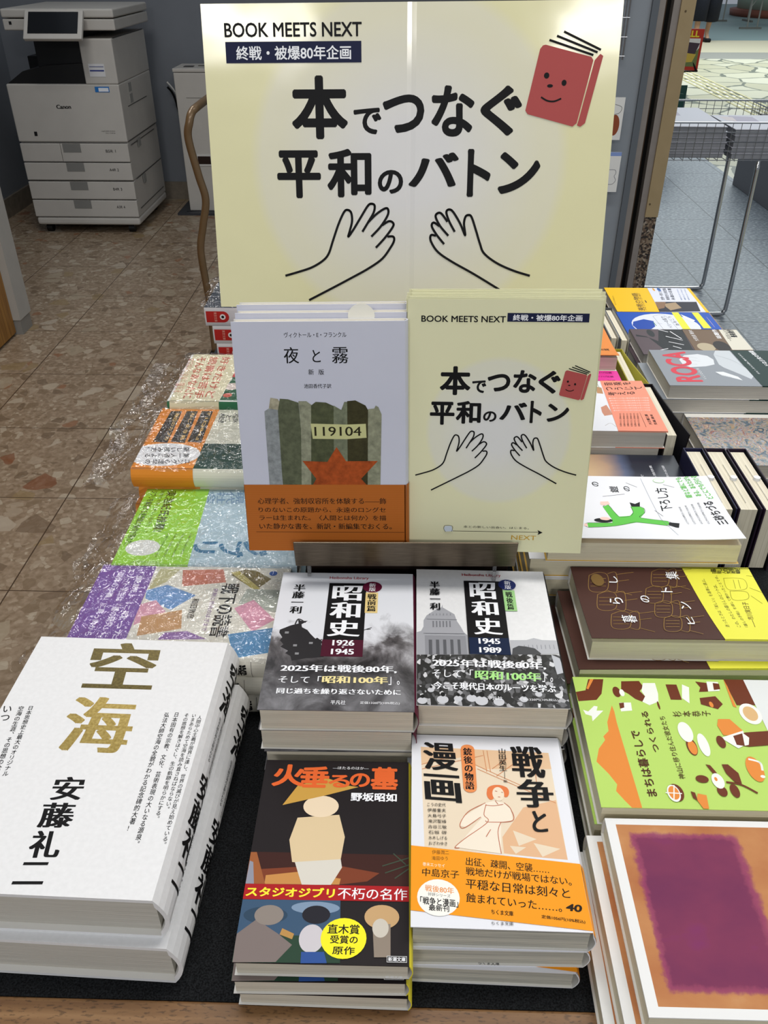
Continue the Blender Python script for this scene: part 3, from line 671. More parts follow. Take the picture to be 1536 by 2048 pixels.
  ('L','#cf8a5c',0.5,[(47,30.1),(99.4,57.2)]),
  ('L','#cf8a5c',0.5,[(7.1,27.5),(27.1,20.2)]),
  ('L','#cf8a5c',0.5,[(7.6,31.4),(52,18)]),
  ('L','#cf8a5c',0.5,[(89.1,14.1),(87.8,47.8)]),
  ('L','#cf8a5c',0.5,[(57.6,29.8),(69.1,20.1)]),
  ('L','#cf8a5c',0.5,[(60.3,36.1),(72.9,25.3)]),
  ('E','#e07a45',52.7,43.5,68,53.4),
  ('E','#e07a45',52.3,46.5,57.7,56.1),
  ('E','#e07a45',62.8,44.9,68,53.6),
  ('E','#eeddc4',56.3,45.4,64.4,56.9),
  ('P','#efe3cf',[(50.9,58.8),(57.7,56.7),(63.7,58.3),(67.8,63),(68.5,72.3),(60.4,73.7),(58.6,97.6),(28.7,93.8),(34.8,87),(47.6,70.7),(36.2,78.5),(32.3,77.5),(34.1,71.1)]),
  ('L','#b9694a',0.5,[(50.9,58.8),(38.8,66.3),(32.9,75.8),(35.2,79.1),(47.1,70.1)]),
  ('L','#b9694a',0.5,[(51.3,60),(49.3,68.3),(51.4,74),(35.8,86.9),(28.7,93.8),(31.6,94.2)]),
  ('L','#b9694a',0.5,[(63.7,58.3),(67.8,63),(68.3,72.3),(52.4,74),(50,72.9)]),
  ('L','#b9694a',0.5,[(60.4,73.7),(57.7,81.8),(58.6,97.6)]),
  ('L','#b9694a',0.5,[(50.8,60.6),(56.4,61),(63.1,59.6)]),
  ('L','#b9694a',0.5,[(57.7,56.7),(59.5,59.7)]),
  ('L','#b9694a',0.5,[(49.6,85.4),(53,79.7)]),
  ('L','#b9694a',0.5,[(58.3,48.8),(59.8,49.1)]),
  ('L','#b9694a',0.5,[(62.6,49.6),(63.6,49.8)]),
  ('L','#b9694a',0.5,[(60,53.6),(61.5,53.8)]),
  ('T','#0c0c0e','漫','h','M',7.8,7.2,24.3,0.6,1.4,24.8),
  ('T','#0c0c0e','画','h','M',8.5,35.5,25.3,1.3,1.1,22.8),
  ('T','#0c0c0e','戦','h','M',72.1,8.9,23.6,0.2,-0.2,27.5),
  ('T','#0c0c0e','争','h','M',73.3,38.3,25.6,-0.3,-0.3,23.3),
  ('T','#0c0c0e','と','h','M',81.8,64.3,10.2,-0.4,-0.8,16.5),
  ('E','#e58d52',36,8.7,45.7,16.2),
  ('E','#e58d52',36.6,43.3,45.6,50.7),
  ('P','#e58d52',[(35.8,12.9),(45.9,12.5),(45.8,46.7),(36.4,47.3)]),
  ('T','#0c0c0e','銃後の物語','v','M',37.4,11.7,6.6,0.1,0.2,36.5),
  ('T','#0c0c0e','山田英生','v','m',63.3,11.5,5.7,-0.1,-0.7,20),
  ('L','#0c0c0e',0.3,[(66.3,32.1),(66,38.5)]),
  ('T','#0c0c0e','編','h','g',64.9,39.2,2.5,0,0,2.4),
  ('T','#0c0c0e','こうの史代','h','g',10.9,60.1,12.6,0,0,2.9),
  ('T','#0c0c0e','伊藤重夫','h','g',11,64.6,12.6,0,0,2.9),
  ('T','#0c0c0e','大島弓子','h','g',11.1,69,12.5,0,0,2.8),
  ('T','#0c0c0e','滝沢聖峰','h','g',11.2,73.3,12.4,0,0,2.8),
  ('T','#0c0c0e','古谷三敏','h','g',11.3,77.6,12.4,0,0,2.8),
  ('T','#0c0c0e','石坂 啓','h','g',11.4,81.9,12.3,0,0,2.7),
  ('T','#0c0c0e','水木しげる','h','g',11.5,86.1,12.2,0,0,2.7),
  ('T','#0c0c0e','おざわゆき','h','g',11.6,90.2,12.1,0,0,2.7),
  ('T','#0c0c0e','ちくま文庫','h','g',48.4,144.9,13.2,0,0,2.3),
 ],
 'manga_band': [
  ('P','#f39a1c',[(0.5,93.4),(41.2,96.1),(88.6,101.4),(108.8,103.4),(109.5,104.9),(109.6,149.5),(82.7,147.2),(38.5,142.7),(0.4,139)]),
  ('T','#3a2408','伊藤潤二','h','g',13.6,96.4,11,0,0,3.1),
  ('T','#3a2408','滝田ゆう','h','g',13.3,100.9,10.4,0,0,2.9),
  ('T','#fff3d8','巻末エッセイ','h','g',7.5,105.4,14.1,0.9,0,2.7),
  ('T','#1f1408','中島京子','h','m',7.3,109.6,23.4,1.2,-0.3,5.7),
  ('T','#1f1408','出征、疎開、空襲……','h','m',35.6,100.8,52.6,4.3,-0.5,6),
  ('T','#1f1408','戦地だけが戦場ではない。','h','m',35.1,107.9,66,5.3,-0.3,5.9),
  ('T','#1f1408','平穏な日常は刻々と','h','m',34.7,116.1,64.3,4.9,-0.6,7),
  ('T','#1f1408','蝕まれていった……。','h','m',34.4,126.1,58.1,4.8,-0.5,6.3),
  ('E','#f4f1e8',3.9,117.4,30.2,142.5),
  ('T','#e2882a','戦後80年','h','m',8.9,121.3,18,1.6,-0.1,4.6),
  ('T','#0c0c0e','好評シリーズ','h','g',10.7,126.6,13.8,1.1,0,2.3),
  ('T','#0c0c0e','「戦争と漫画」','h','b',5.8,129.5,23.3,1.6,0,5.3),
  ('T','#0c0c0e','最新刊','h','b',11.1,134.9,12.4,0.7,-0.1,4),
  ('T','#1f1408','ちくま文庫','h','m',49,136.7,13.3,1,-0.2,3.3),
  ('T','#1f1408','40','h','x',95.5,131.3,9.6,0.9,-1.3,4.8),
  ('T','#1f1408','定価1056円(10%税込)','h','m',79.2,139.4,25.8,2.7,-0.3,2.7),
 ],
 'kuukai': [
  ('T','gold_dark','空','h','M',46.4,4.5,53.4,-0.5,5.1,49.2),
  ('T','gold','海','h','M',48.9,62.2,49.9,0.1,5.7,50.8),
  ('T','#0c0c0e','安','h','M',63.1,134.5,20.8,-1,2.2,18.2),
  ('T','#0c0c0e','藤','h','M',62.6,154.8,22.2,-0.7,2.6,18.5),
  ('T','#0c0c0e','礼','h','M',64.4,175.6,19.4,-0.7,3,18.7),
  ('T','#0c0c0e','二','h','M',65.7,197.4,18.4,-0.9,-0.1,14.5),
  ('T','#0c0c0e','人間中心主義が限界に達し、世界の滅びが見え始めている。','v','m',145.8,76.7,3.3,-0.2,1.6,104.2),
  ('T','#0c0c0e','いまあらためて空海を読み直さねばならない。','v','m',141.3,75.6,3.2,-0.1,1.5,79.8),
  ('T','#0c0c0e','その思想を解きほぐし、生の軌跡を明らかにする。','v','m',135.8,75.3,3.4,-0.2,2.2,87.4),
  ('T','#0c0c0e','日本固有の宗教、文化、芸術表現の大いなる源泉。','v','m',128.1,74.7,3.7,-0.1,2.2,106.4),
  ('T','#0c0c0e','弘法大師空海の全貌がわかる記念碑的大著!','v','m',121.1,75.1,3.8,-0.2,2,97.6),
  ('T','#0c0c0e','日本思想史上最大のオリジナル','v','m',19.7,73.7,3.9,-0.2,6.9,61.7),
  ('T','#0c0c0e','空海の生涯、その思想の全て','v','m',12.7,74.1,4.1,-0.2,7.6,61.6),
  ('T','#0c0c0e','いつ','v','m',1.3,74.6,6.4,-0.3,3.3,13.6),
 ],
 'green': [
  ('P','#e0893a',[(92.4,25.5),(86.1,26.2),(75.6,25.8),(-1.3,27.7),(-1.4,21.7),(5.8,17),(13.3,12.7),(18.9,14.6),(27.9,10.4),(38.3,3.8),(49.9,7.6),(58.2,13.8),(61.6,13.1),(66.8,18),(75.4,18.7)]),
  ('P','#6a3016',[(119.8,12.2),(120.1,24.3),(104.3,19.9),(97.7,14.8),(96,0.5),(105.7,0),(107.7,8)]),
  ('P','#e0893a',[(119.8,13.6),(119.9,16.5),(108.7,10.3),(109.7,9)]),
  ('P','#eceee6',[(87.3,2.6),(85.6,6.2),(91.5,11.7),(90.9,14.3),(86.7,12.8),(86.8,17.9),(81.4,12.9),(76,7.8),(81.2,8.1),(82.9,3.7)]),
  ('P','#6a3016',[(118.1,38),(118.8,52.2),(112.7,54.3),(107.9,50.4),(101.4,53.8),(96.7,49.9),(99.4,45),(104.8,40.7),(108.5,36)]),
  ('E','#6a3016',100.9,29,112.1,35.1),
  ('E','#eceee6',102,34.1,109.4,38),
  ('P','#eceee6',[(116.6,54.8),(116.8,64.4),(105.4,64.1),(97,62.3),(93.2,54.6),(96.7,49.9),(102.3,53.3),(107.9,51.8)]),
  ('P','#eceee6',[(95.3,31.9),(95.6,40.8),(87.4,40),(86.3,31.3)]),
  ('P','#6a3016',[(94.8,31.5),(95.4,35.3),(90.3,34.6),(89,31.2)]),
  ('E','#6a3016',88.9,60.7,97.5,62.3),
  ('R','#6a3016',99.4,72.4,115.5,81),
  ('P','#eceee6',[(115.8,85.4),(112.7,90.1),(95.8,85.9),(101.2,81.5)]),
  ('P','#6a3016',[(119.2,96.8),(117.9,105.3),(108.7,104),(108.1,96.6),(112.9,99)]),
  ('P','#eceee6',[(119.5,105.7),(119.1,114.7),(109.5,113.2),(108.7,104)]),
  ('P','#6a3016',[(118,110.2),(117.2,114.9),(111.4,114.2),(110.4,108.9)]),
  ('P','#6a3016',[(101.6,95.3),(103.8,108),(95.6,111.3),(90.4,106),(95.1,94.5)]),
  ('E','#e0893a',92.1,100.8,98,103.8),
  ('P','#6a3016',[(122.1,119.9),(122.6,135.5),(95.3,137.4),(94.9,121.7)]),
  ('P','#e0893a',[(122.1,119.9),(114.5,120.7),(92.2,120.8),(93.6,118.5)]),
  ('P','#dfe2e0',[(122.6,135.5),(123.3,165.9),(70.1,146.5),(69.8,136.6)]),
  ('E','#eceee6',75.8,121.3,96.7,137.4),
  ('E','#d9b27c',79.2,124,93.7,134.6),
  ('T','#4c2410','まちは暮らしで','h','b',9.1,33.2,58.1,0.5,0.5,7.4),
  ('T','#4c2410','つくられる','h','b',47.6,46.4,38.7,-0.2,0.5,5.2),
  ('T','#4c2410','神山に移り住んだ彼女たち','h','g',24.3,59.1,57.4,-0.3,0.4,4.6),
  ('T','#4c2410','杉本恭子','v','g',81.6,69.5,5.7,1,1.4,28.9),
  ('E','#6a3016',45.3,72.1,61.4,79.6),
  ('E','#e0893a',46.1,73.1,59,79.2),
  ('E','#eceee6',57.5,69.7,76.7,80.1),
  ('E','#eceee6',44.7,81.2,65.9,88.7),
  ('P','#e0893a',[(80.2,102.9),(80.4,111.7),(69.3,118),(64.2,114.4),(64.7,102.2),(74,100.4)]),
  ('P','#eceee6',[(62.1,99.4),(69.3,118),(57.7,118.7),(52.5,109.3)]),
  ('E','#6a3016',52.6,95.4,64,101.6),
  ('P','#6a3016',[(64.1,109.1),(67.7,119.5),(69.9,139.9),(56.4,135.1),(54.3,117.6),(55.8,109.1)]),
  ('P','#eceee6',[(67.6,116.8),(62.7,120.4),(56,117.9),(55.1,114.7)]),
  ('E','#e0893a',23.2,109.3,45.3,120.8),
  ('L','#eceee6',1.6,[(43,113.2),(40,120.4),(33,119.9)]),
  ('E','#eceee6',26.5,116.7,29.1,120.1),
  ('E','#6a3016',21.4,70.5,27.9,79.5),
  ('E','#6a3016',10.3,82.6,19.2,89.4),
  ('E','#6a3016',9.6,91.7,20.9,97.9),
  ('P','#6a3016',[(37.4,81.1),(36.7,84.1),(29.9,87),(29.8,83.9)]),
  ('P','#6a3016',[(37.7,92.6),(37.8,97),(30.2,102.1),(21.2,101.6),(22.6,97.2),(30,93.3)]),
  ('L','#6a3016',1.5,[(22.4,91),(20.4,100.8),(13.7,109.9)]),
  ('E','#eceee6',16.7,81.4,29.7,89.8),
  ('E','#e0893a',23,83.5,26.4,85.6),
  ('E','#6a3016',5.5,48.6,19.8,58.9),
  ('E','#eceee6',5,47.5,19,56.4),
  ('E','#e0893a',6.8,48.5,18,55.7),
  ('L','#eceee6',0.8,[(12.4,46.4),(11.9,57.5)]),
  ('L','#eceee6',0.8,[(18.8,53.8),(6,50.5)]),
  ('P','#e0893a',[(12.2,68.3),(10.9,74),(-0.1,72.6),(-0.2,69),(7.1,66.3)]),
  ('P','#6a3016',[(14,64),(12.9,66.7),(6.4,66.7),(8.5,64.2)]),
 ],
 'brown': [
  ('L','#97763f',0.5,[(86.9,14.6),(91.5,23.7),(87.2,31),(67.9,27.1),(63.5,18.2),(67.6,11),(86.9,14.6)]),
  ('L','#97763f',0.5,[(82.6,15.2),(82.8,28.8)]),
  ('L','#97763f',0.5,[(77.2,14.2),(77.4,27.7)]),
  ('L','#97763f',0.5,[(71.8,13.2),(72.1,26.6)]),
  ('L','#97763f',0.5,[(89.4,31.5),(90.6,39.3),(64.9,34.5),(65.8,26.7)]),
  ('L','#97763f',0.5,[(88.4,38.8),(92,55.3)]),
  ('L','#97763f',0.5,[(65.9,34.4),(59.9,46.6)]),
  ('L','#97763f',0.5,[(78.6,36.9),(81,48.7)]),
  ('L','#97763f',0.5,[(60.1,16.9),(64.4,25.7),(60.4,32.8),(42.2,28.9),(38.1,20.3),(41.9,13.4),(60.1,16.9)]),
  ('L','#97763f',0.5,[(56,17.4),(56.3,30.6)]),
  ('L','#97763f',0.5,[(51,16.4),(51.2,29.5)]),
  ('L','#97763f',0.5,[(45.9,15.4),(46.1,28.5)]),
  ('L','#97763f',0.5,[(62.5,33.3),(63.6,40.8),(39.4,36.1),(40.2,28.5)]),
  ('L','#97763f',0.5,[(61.6,40.3),(65,56.4)]),
  ('L','#97763f',0.5,[(40.3,36),(34.7,47.9)]),
  ('L','#97763f',0.5,[(52.3,38.4),(54.6,49.9)]),
  ('L','#97763f',0.5,[(32.9,23.1),(37,31.6),(33.2,38.5),(16.1,34.6),(12.3,26.3),(15.8,19.5),(32.9,23.1)]),
  ('L','#97763f',0.5,[(29.1,23.5),(29.3,36.3)]),
  ('L','#97763f',0.5,[(24.3,22.5),(24.5,35.3)]),
  ('L','#97763f',0.5,[(19.6,21.6),(19.8,34.2)]),
  ('L','#97763f',0.5,[(35.1,38.9),(36.2,46.2),(13.4,41.5),(14.2,34.2)]),
  ('L','#97763f',0.5,[(34.3,45.8),(37.5,61.3)]),
  ('L','#97763f',0.5,[(14.4,41.5),(9,52.9)]),
  ('L','#97763f',0.5,[(25.6,43.9),(27.7,55)]),
  ('L','#97763f',0.5,[(92.5,71.5),(96.6,79.9),(92.8,86.3),(75.2,81.6),(71.3,73.4),(75,67.2),(92.5,71.5)]),
  ('L','#97763f',0.5,[(88.6,71.7),(88.8,84)]),
  ('L','#97763f',0.5,[(83.7,70.5),(83.9,82.7)]),
  ('L','#97763f',0.5,[(78.8,69.3),(79.1,81.4)]),
  ('L','#97763f',0.5,[(94.8,86.8),(95.9,93.8),(72.5,88.1),(73.3,81.1)]),
  ('L','#97763f',0.5,[(93.9,93.3),(97.1,108.3)]),
  ('L','#97763f',0.5,[(73.4,88.1),(68,98.8)]),
  ('L','#97763f',0.5,[(85,91),(87.1,101.8)]),
  ('L','#97763f',0.5,[(68.5,60.6),(72.4,68.8),(68.8,75),(52.2,70.7),(48.4,62.8),(51.9,56.6),(68.5,60.6)]),
  ('L','#97763f',0.5,[(64.8,60.9),(65,72.9)]),
  ('L','#97763f',0.5,[(60.2,59.8),(60.4,71.7)]),
  ('L','#97763f',0.5,[(55.6,58.7),(55.8,70.5)]),
  ('L','#97763f',0.5,[(70.7,75.5),(71.7,82.4),(49.6,77),(50.3,70.3)]),
  ('L','#97763f',0.5,[(69.8,81.9),(72.9,96.4)]),
  ('L','#97763f',0.5,[(50.5,77.1),(45.3,87.5)]),
  ('L','#97763f',0.5,[(61.4,79.7),(63.5,90.2)]),
  ('L','#97763f',0.5,[(48.1,63.2),(51.8,71.2),(48.4,77.3),(32.5,73),(28.9,65.3),(32.2,59.3),(48.1,63.2)]),
  ('L','#97763f',0.5,[(44.6,63.5),(44.8,75.2)]),
  ('L','#97763f',0.5,[(40.1,62.4),(40.3,74)]),
  ('L','#97763f',0.5,[(35.7,61.3),(35.9,72.8)]),
  ('L','#97763f',0.5,[(50.2,77.8),(51.2,84.4),(30,79.2),(30.7,72.6)]),
  ('L','#97763f',0.5,[(49.4,84),(52.3,98.2)]),
  ('L','#97763f',0.5,[(30.9,79.2),(25.9,89.4)]),
  ('L','#97763f',0.5,[(41.3,81.9),(43.3,92.1)]),
  ('L','#97763f',0.5,[(27.6,65.5),(31.2,73.2),(27.8,79.2),(12.7,75),(9.3,67.4),(12.5,61.5),(27.6,65.5)]),
  ('L','#97763f',0.5,[(24.2,65.7),(24.4,77.1)]),
  ('L','#97763f',0.5,[(20,64.6),(20.2,75.9)]),
  ('L','#97763f',0.5,[(15.8,63.5),(16,74.8)]),
  ('L','#97763f',0.5,[(29.6,79.6),(30.5,86.2),(10.3,81),(11,74.5)]),
  ('L','#97763f',0.5,[(28.8,85.7),(31.6,99.6)]),
  ('L','#97763f',0.5,[(11.2,81),(6.4,91)]),
  ('L','#97763f',0.5,[(21.1,83.6),(23,93.6)]),
  ('E','#7e6236',71.3,15.1,88.1,26.1),
  ('T','#f2f3f6','暮','h','m',20.8,30.2,10.6,0,0,12),
  ('T','#f2f3f6','ら','h','m',46.6,25,8.9,0,0,11.4),
  ('T','#f2f3f6','し','h','m',75.9,30.3,9,0,0,7.8),
  ('T','#f2f3f6','の','h','m',49.1,52.4,9.5,0,0,7.4),
  ('T','#f2f3f6','ヒ','h','m',19.7,82.7,9.8,0,0,6.1),
  ('T','#f2f3f6','ン','h','m',40.3,83.8,10.3,0,0,8),
  ('T','#f2f3f6','ト','h','m',63.4,72.6,6.5,0,0,9.8),
  ('T','#f2f3f6','集','h','m',81.4,82.3,11.3,0,0,11.3),
 ],
 'brown_band': [
  ('P','#e6e34c',[(100.1,100.7),(101.8,202.3),(3.6,164.2),(2.6,106.3),(48.8,103.8)]),
  ('T','#2c2a10','迷ったときは「美しい」を基準に選ぶ。','h','m',16.5,112.7,66.4,-0.2,0.1,3.3),
  ('T','#2c2a10','この、わたしの暮らしのヒントは、','h','m',16.7,121.9,58.4,-1.8,0.1,3.4),
  ('T','#2c2a10','『暮しの手帖』を通して教わったことです。','h','m',16.8,128.6,70.9,-3.2,0.1,2.9),
  ('T','#6b5a10','——市川実日子','h','b',16.9,133.2,34.6,4.4,0.1,5.3),
  ('T','#2c2a10','暮しの手帖','v','b',93,124.2,4.7,1.1,1.4,27),
  ('T','#2c2a10','芸能人気連載','v','b',90.4,124.8,4,1,0.5,25.3),
  ('L','#8f8a22',0.4,[(84.4,132.9),(83.5,149.7),(70,148),(68.7,132.1),(84.4,132.9)]),
  ('L','#8f8a22',0.4,[(82.2,140.8),(69.9,138.8)]),
  ('L','#8f8a22',0.4,[(82.3,145.1),(70,143.1)]),
  ('L','#8f8a22',0.4,[(88.2,154.2),(86.7,165.1)]),
  ('L','#8f8a22',0.4,[(66.5,132.8),(65.6,146.5),(55.9,144.5),(54.6,131.7),(66.5,132.8)]),
  ('L','#8f8a22',0.4,[(71.2,151.2),(64.8,160.1)]),
  ('L','#8f8a22',0.4,[(60.2,148.8),(49.7,154.7)]),
 ],
 'white': [
  ('T','#0c0c0e','の','h','b',94.6,56.3,8.7,0,0,6.6),
  ('T','#0c0c0e','鎧','h','b',84,71.8,11.4,0,0,8.2),
  ('T','#0c0c0e','の','h','b',86.6,85.7,9.2,0,0,5.9),
  ('T','#0c0c0e','下ろし方','h','b',51.5,111.8,40.9,3.9,2.4,12),
  ('L','#0c0c0e',0.5,[(76.7,62.6),(81.5,84.6)]),
  ('L','#0c0c0e',0.5,[(102.1,90),(94.1,99.3)]),
  ('L','#0c0c0e',0.5,[(99.8,125.8),(94.4,135.4)]),
  ('L','#0c0c0e',0.5,[(52.9,106.3),(42.4,111.5)]),
  ('P','#5fc04a',[(58.2,59.1),(61.9,64.8),(40.6,70.6),(42.2,81),(48.9,85.4),(58.9,85.4),(59.9,93.2),(55.9,97.2),(47.8,95.7),(39.2,90),(33.1,113.6),(27.5,113.6),(25.3,110.1),(30.5,84.3),(26.4,73.2),(22.2,59.2),(19.9,38.4),(28.1,39.1),(28.7,62),(36.4,62.8)]),
  ('L','#0c0c0e',0.4,[(58.2,59.1),(61.9,64.8),(40.6,70.6),(42.2,81),(48.9,85.4),(58.9,85.4)]),
  ('L','#0c0c0e',0.4,[(59.9,93.2),(55.9,97.2),(47.8,95.7),(39.2,90),(33.1,113.6),(27.5,113.6),(25.3,110.1),(30.5,84.3),(26.4,73.2),(22.2,59.2),(19.9,38.4),(28.1,39.1),(28.7,62)]),
  ('P','#0c0c0e',[(66.6,86),(64,90.6),(67.7,96),(59.1,94),(58.9,86.1)]),
  ('P','#0c0c0e',[(31.3,113.8),(29.7,122.9),(21.3,120),(22,117.3),(26.1,112.2)]),
  ('P','#eec9bd',[(67.3,58.5),(68,66),(62.8,66.8),(60.4,60),(62.6,57.6)]),
  ('E','#0c0c0e',29.2,46.2,37.3,63.2),
  ('E','#eec9bd',33.3,52.2,39.3,61.4),
  ('P','#eec9bd',[(26.7,36),(26.8,38.9),(20.9,37.9),(22.4,35.2)]),
  ('T','#6cc456','鎧など誰にでも','h','b',75.1,141.9,37,-1.9,1,6.4),
  ('T','#6cc456','ある、あなたはも','h','b',77.3,151.7,35.6,-3.5,1.3,5.7),
  ('T','#6cc456','どこにでも行ける','h','b',71.9,160.8,42.5,-5,1.3,6.5),
  ('T','#0c0c0e','三砂ちづる','h','b',25.5,156.7,41.5,-2.6,1.8,10),
  ('T','#0c0c0e','心とからだの声をきくための本','h','g',27.9,129,31.6,0.8,0,2.3),
  ('T','#0c0c0e','心とからだの声をきくための本','h','g',28,135.2,33.9,0.9,0.1,2.3),
  ('T','#0c0c0e','心とからだの声をきくための本','h','g',28.2,141.3,36,1.2,0,2.4),
  ('T','#0c0c0e','心とからだの声をきくための本','h','g',28.3,147.5,38.3,1.5,0.1,2.4),
  ('L','#9aa0a8',0.3,[(110.6,106.2),(37.6,108.1)]),
  ('L','#9aa0a8',0.3,[(37.6,108.1),(7.6,115.6)]),
  ('E','#bfe0b4',102.2,117.3,110.3,128.8),
  ('E','#f2f3f6',103.1,118.2,109.4,127.9),
 ],
 'salmon': [
  ('P','#c98d74',[(58.2,123.1),(64.8,130.9),(49,132.8),(39.7,133.1),(36.3,123.2),(45.6,122.1)]),
  ('L','#8a7a6a',0.4,[(12.2,119.3),(18.3,126.7),(9.6,131.3)]),
  ('P','#b88a62',[(115,127.7),(111.6,133.9),(94.5,132.9),(96,125.7)]),
  ('L','#8a9a6a',0.6,[(125.6,130.4),(104.7,131.8)]),
 ],
 'salmon_band': [
  ('P','#ee947a',[(130,135.8),(132.2,191.6),(-0.6,185.2),(-2,131.7)]),
  ('T','#3a2018','音楽を','v','b',116.6,138.6,9.9,0.1,3,33.8),
  ('T','#3a2018','つうじて','v','b',103.1,138.3,9.4,1,3.6,45.4),
  ('T','#3a2018','考える','v','b',88.6,137.4,10.1,1.1,3.5,34),
  ('T','#f8e3da','響きあうことばと音の世界をめぐる対話','v','g',79.6,136.7,4,0.5,2.2,48.4),
  ('T','#f8e3da','響きあうことばと音の世界をめぐる対話','v','g',73,136.6,4,0.4,2.2,47.4),
  ('T','#f8e3da','響きあうことばと音の世界をめぐる対話','v','g',66.5,136.4,3.9,0.5,2.2,46.5),
  ('T','#f8e3da','響きあうことばと音の世界をめぐる対話','v','g',60.1,136.3,3.9,0.5,2.2,45.5),
  ('T','#f8e3da','響きあうことばと音の世界をめぐる対話','v','g',53.8,136.2,3.8,0.5,2.1,44.5),
  ('T','#f8e3da','響きあうことばと音の世界をめぐる対話','v','g',47.5,136.1,3.8,0.5,2.1,43.5),
  ('T','#3a2018','言葉の力と音楽の力','h','g',9.7,135.5,32.6,6,0,2.2),
  ('T','#3a2018','言葉の力と音楽の力','h','g',9.8,139.7,32.6,5.8,0,2.2),
  ('T','#3a2018','言葉の力と音楽の力','h','g',9.9,143.8,32.6,5.8,0,2.3),
  ('T','#3a2018','言葉の力と音楽の力','h','g',10,148,32.7,5.6,0,2.3),
  ('T','#3a2018','言葉の力と音楽の力','h','g',10.1,152.2,32.7,5.4,0.1,2.3),
  ('T','#3a2018','言葉の力と音楽の力','h','g',10.2,156.4,32.7,5.2,0.1,2.3),
  ('T','#3a2018','大江健三郎','h','b',15,170,25.6,0.4,0.1,3.6),
  ('T','#3a2018','生誕 周年','h','b',15.1,176.1,25.7,0.5,0.1,3.3),
  ('L','#3a2018',0.3,[(45.1,166),(9,165.2)]),
 ],
 'roca': [
  ('P','#c3c9ce',[(113.4,91.7),(115.2,110.8),(63,113.1),(36.2,120.2),(21,110.4),(35.7,101),(56.4,85.9),(66.1,82.4),(98.6,84.8)]),
  ('P','#d6dade',[(80.9,33.3),(95.4,43.9),(100.1,63.5),(94.2,75.1),(82.1,79.8),(66,76.6),(59.7,63.4),(56.4,41.4),(64.9,34)]),
  ('P','#dfe3e6',[(42.5,70.4),(42.8,80.9),(28.1,95.3),(17,98),(24.1,87.8),(31.3,75.8)]),
  ('L','#7c8288',0.3,[(93.4,43.3),(85.6,59.4)]),
  ('L','#7c8288',0.3,[(81.1,41.6),(75.5,59.8)]),
  ('L','#7c8288',0.3,[(68.9,36.7),(65.4,53.7)]),
  ('L','#7c8288',0.3,[(98.6,84.8),(78.7,105.1),(45.7,118.6)]),
  ('L','#7c8288',0.3,[(36.8,69.5),(26,86.8)]),
  ('T','#cf3d4c','ROCA','h','x',10.4,12,96.8,2.2,0.9,34.5),
  ('T','#f2f3f6','いしいひさいち','h','g',20.2,48.7,32.5,-1,0.1,4),
 ],
 'roca_band': [
  ('P','#12302c',[(116.9,112.2),(119.9,227.9),(11.3,185),(9.5,117.4),(63.1,116.4)]),
  ('T','#f2f3f6','ポルトガルの歌に魅せられた','h','g',36.3,124.2,67.3,-5.7,0.1,3.2),
  ('T','#f2f3f6','ファドの少女の物語','h','b',46.3,144.5,66.1,-8.5,2.1,7.1),
 ],
 'black': [
  ('P','#26282b',[(95.9,45.2),(102,83.7),(23.4,79.4),(15.1,80.7),(13.9,36.2),(65.1,22.5),(69.6,4.4),(77.1,5.1),(70,19.8),(50.7,34.2)]),
  ('E','#2d3033',67.9,24.3,97.9,35.5),
  ('E','#1b1d20',30.1,47.8,98.5,66.3),
  ('L','#f2f3f6',1.6,[(98.4,45.9),(88.6,58.9)]),
  ('L','#f2f3f6',1.6,[(70.8,50.6),(55.6,73.2)]),
  ('L','#f2f3f6',1.6,[(91.2,62.5),(61.5,72.9)]),
  ('L','#f2f3f6',1.6,[(48.7,49.7),(37.3,70.1)]),
  ('L','#f2f3f6',1.6,[(32.1,52),(22.9,62.6)]),
  ('L','#f2f3f6',1.6,[(15.1,27.3),(22.4,42.1)]),
 ],
 'black_band': [
  ('P','#705a45',[(101,83.5),(105.6,142.2),(19.3,138.2),(15.1,80.7)]),
  ('P','#d8d4c4',[(105.6,142.2),(106.4,174.6),(20.2,174.4),(19.3,138.2)]),
  ('E','#b5a88c',12.7,88.2,44.9,115),
  ('E','#2a2320',11,113.9,52.8,138.3),
  ('T','#f2f3f6','大沢在昌 渾身の','h','g',52.2,91.2,44.9,0.9,0.2,6.6),
  ('T','#f2f3f6','話題作','h','b',62.9,128.3,37.7,1.7,0.2,7.7),
  ('T','#0c0c0e','一気読み必至','h','g',53.6,143.4,49,4.7,0.1,6.6),
  ('T','#0c0c0e','最高傑作','h','x',68.4,151.9,32.8,1.6,0.3,10.5),
 ],
 'blue': [
  ('E','#dfe3ee',-10,15,98.7,126.1),
  ('P','#1546a8',[(60.7,20.2),(72.3,40.1),(64.3,54.6),(39.9,51.7),(23.6,38.8),(22.1,20.6),(44.3,15.5)]),
  ('L','#3f8f4f',1.2,[(58.8,53.2),(42.6,54.4)]),
  ('L','#222222',0.5,[(56.1,54.6),(52.1,65.8)]),
  ('L','#222222',0.4,[(86.8,58.9),(90.1,79.4),(30.1,86.2)]),
  ('L','#222222',0.4,[(86.8,58.9),(29.5,62.2)]),
  ('T','#0c0c0e','ベリーの庭で','h','g',32.4,72.9,51.9,-2.2,2.9,7.7),
  ('T','#0c0c0e','あるこう','h','g',43.5,87.7,41.1,-4.6,2.8,5.8),
  ('P','#e6e53c',[(106.6,95),(106.9,106.5),(29.6,107),(29.3,94)]),
  ('P','#e6e53c',[(109.8,129.2),(108.9,140.4),(34.2,142.2),(33.9,129.1)]),
  ('P','#e8ebf2',[(96.6,107.9),(85.4,115.2),(68.9,125),(60.5,118.6),(79.6,109.6)]),
  ('E','#e4c5cf',37,148.4,86.3,149),
 ],
 'yellow': [
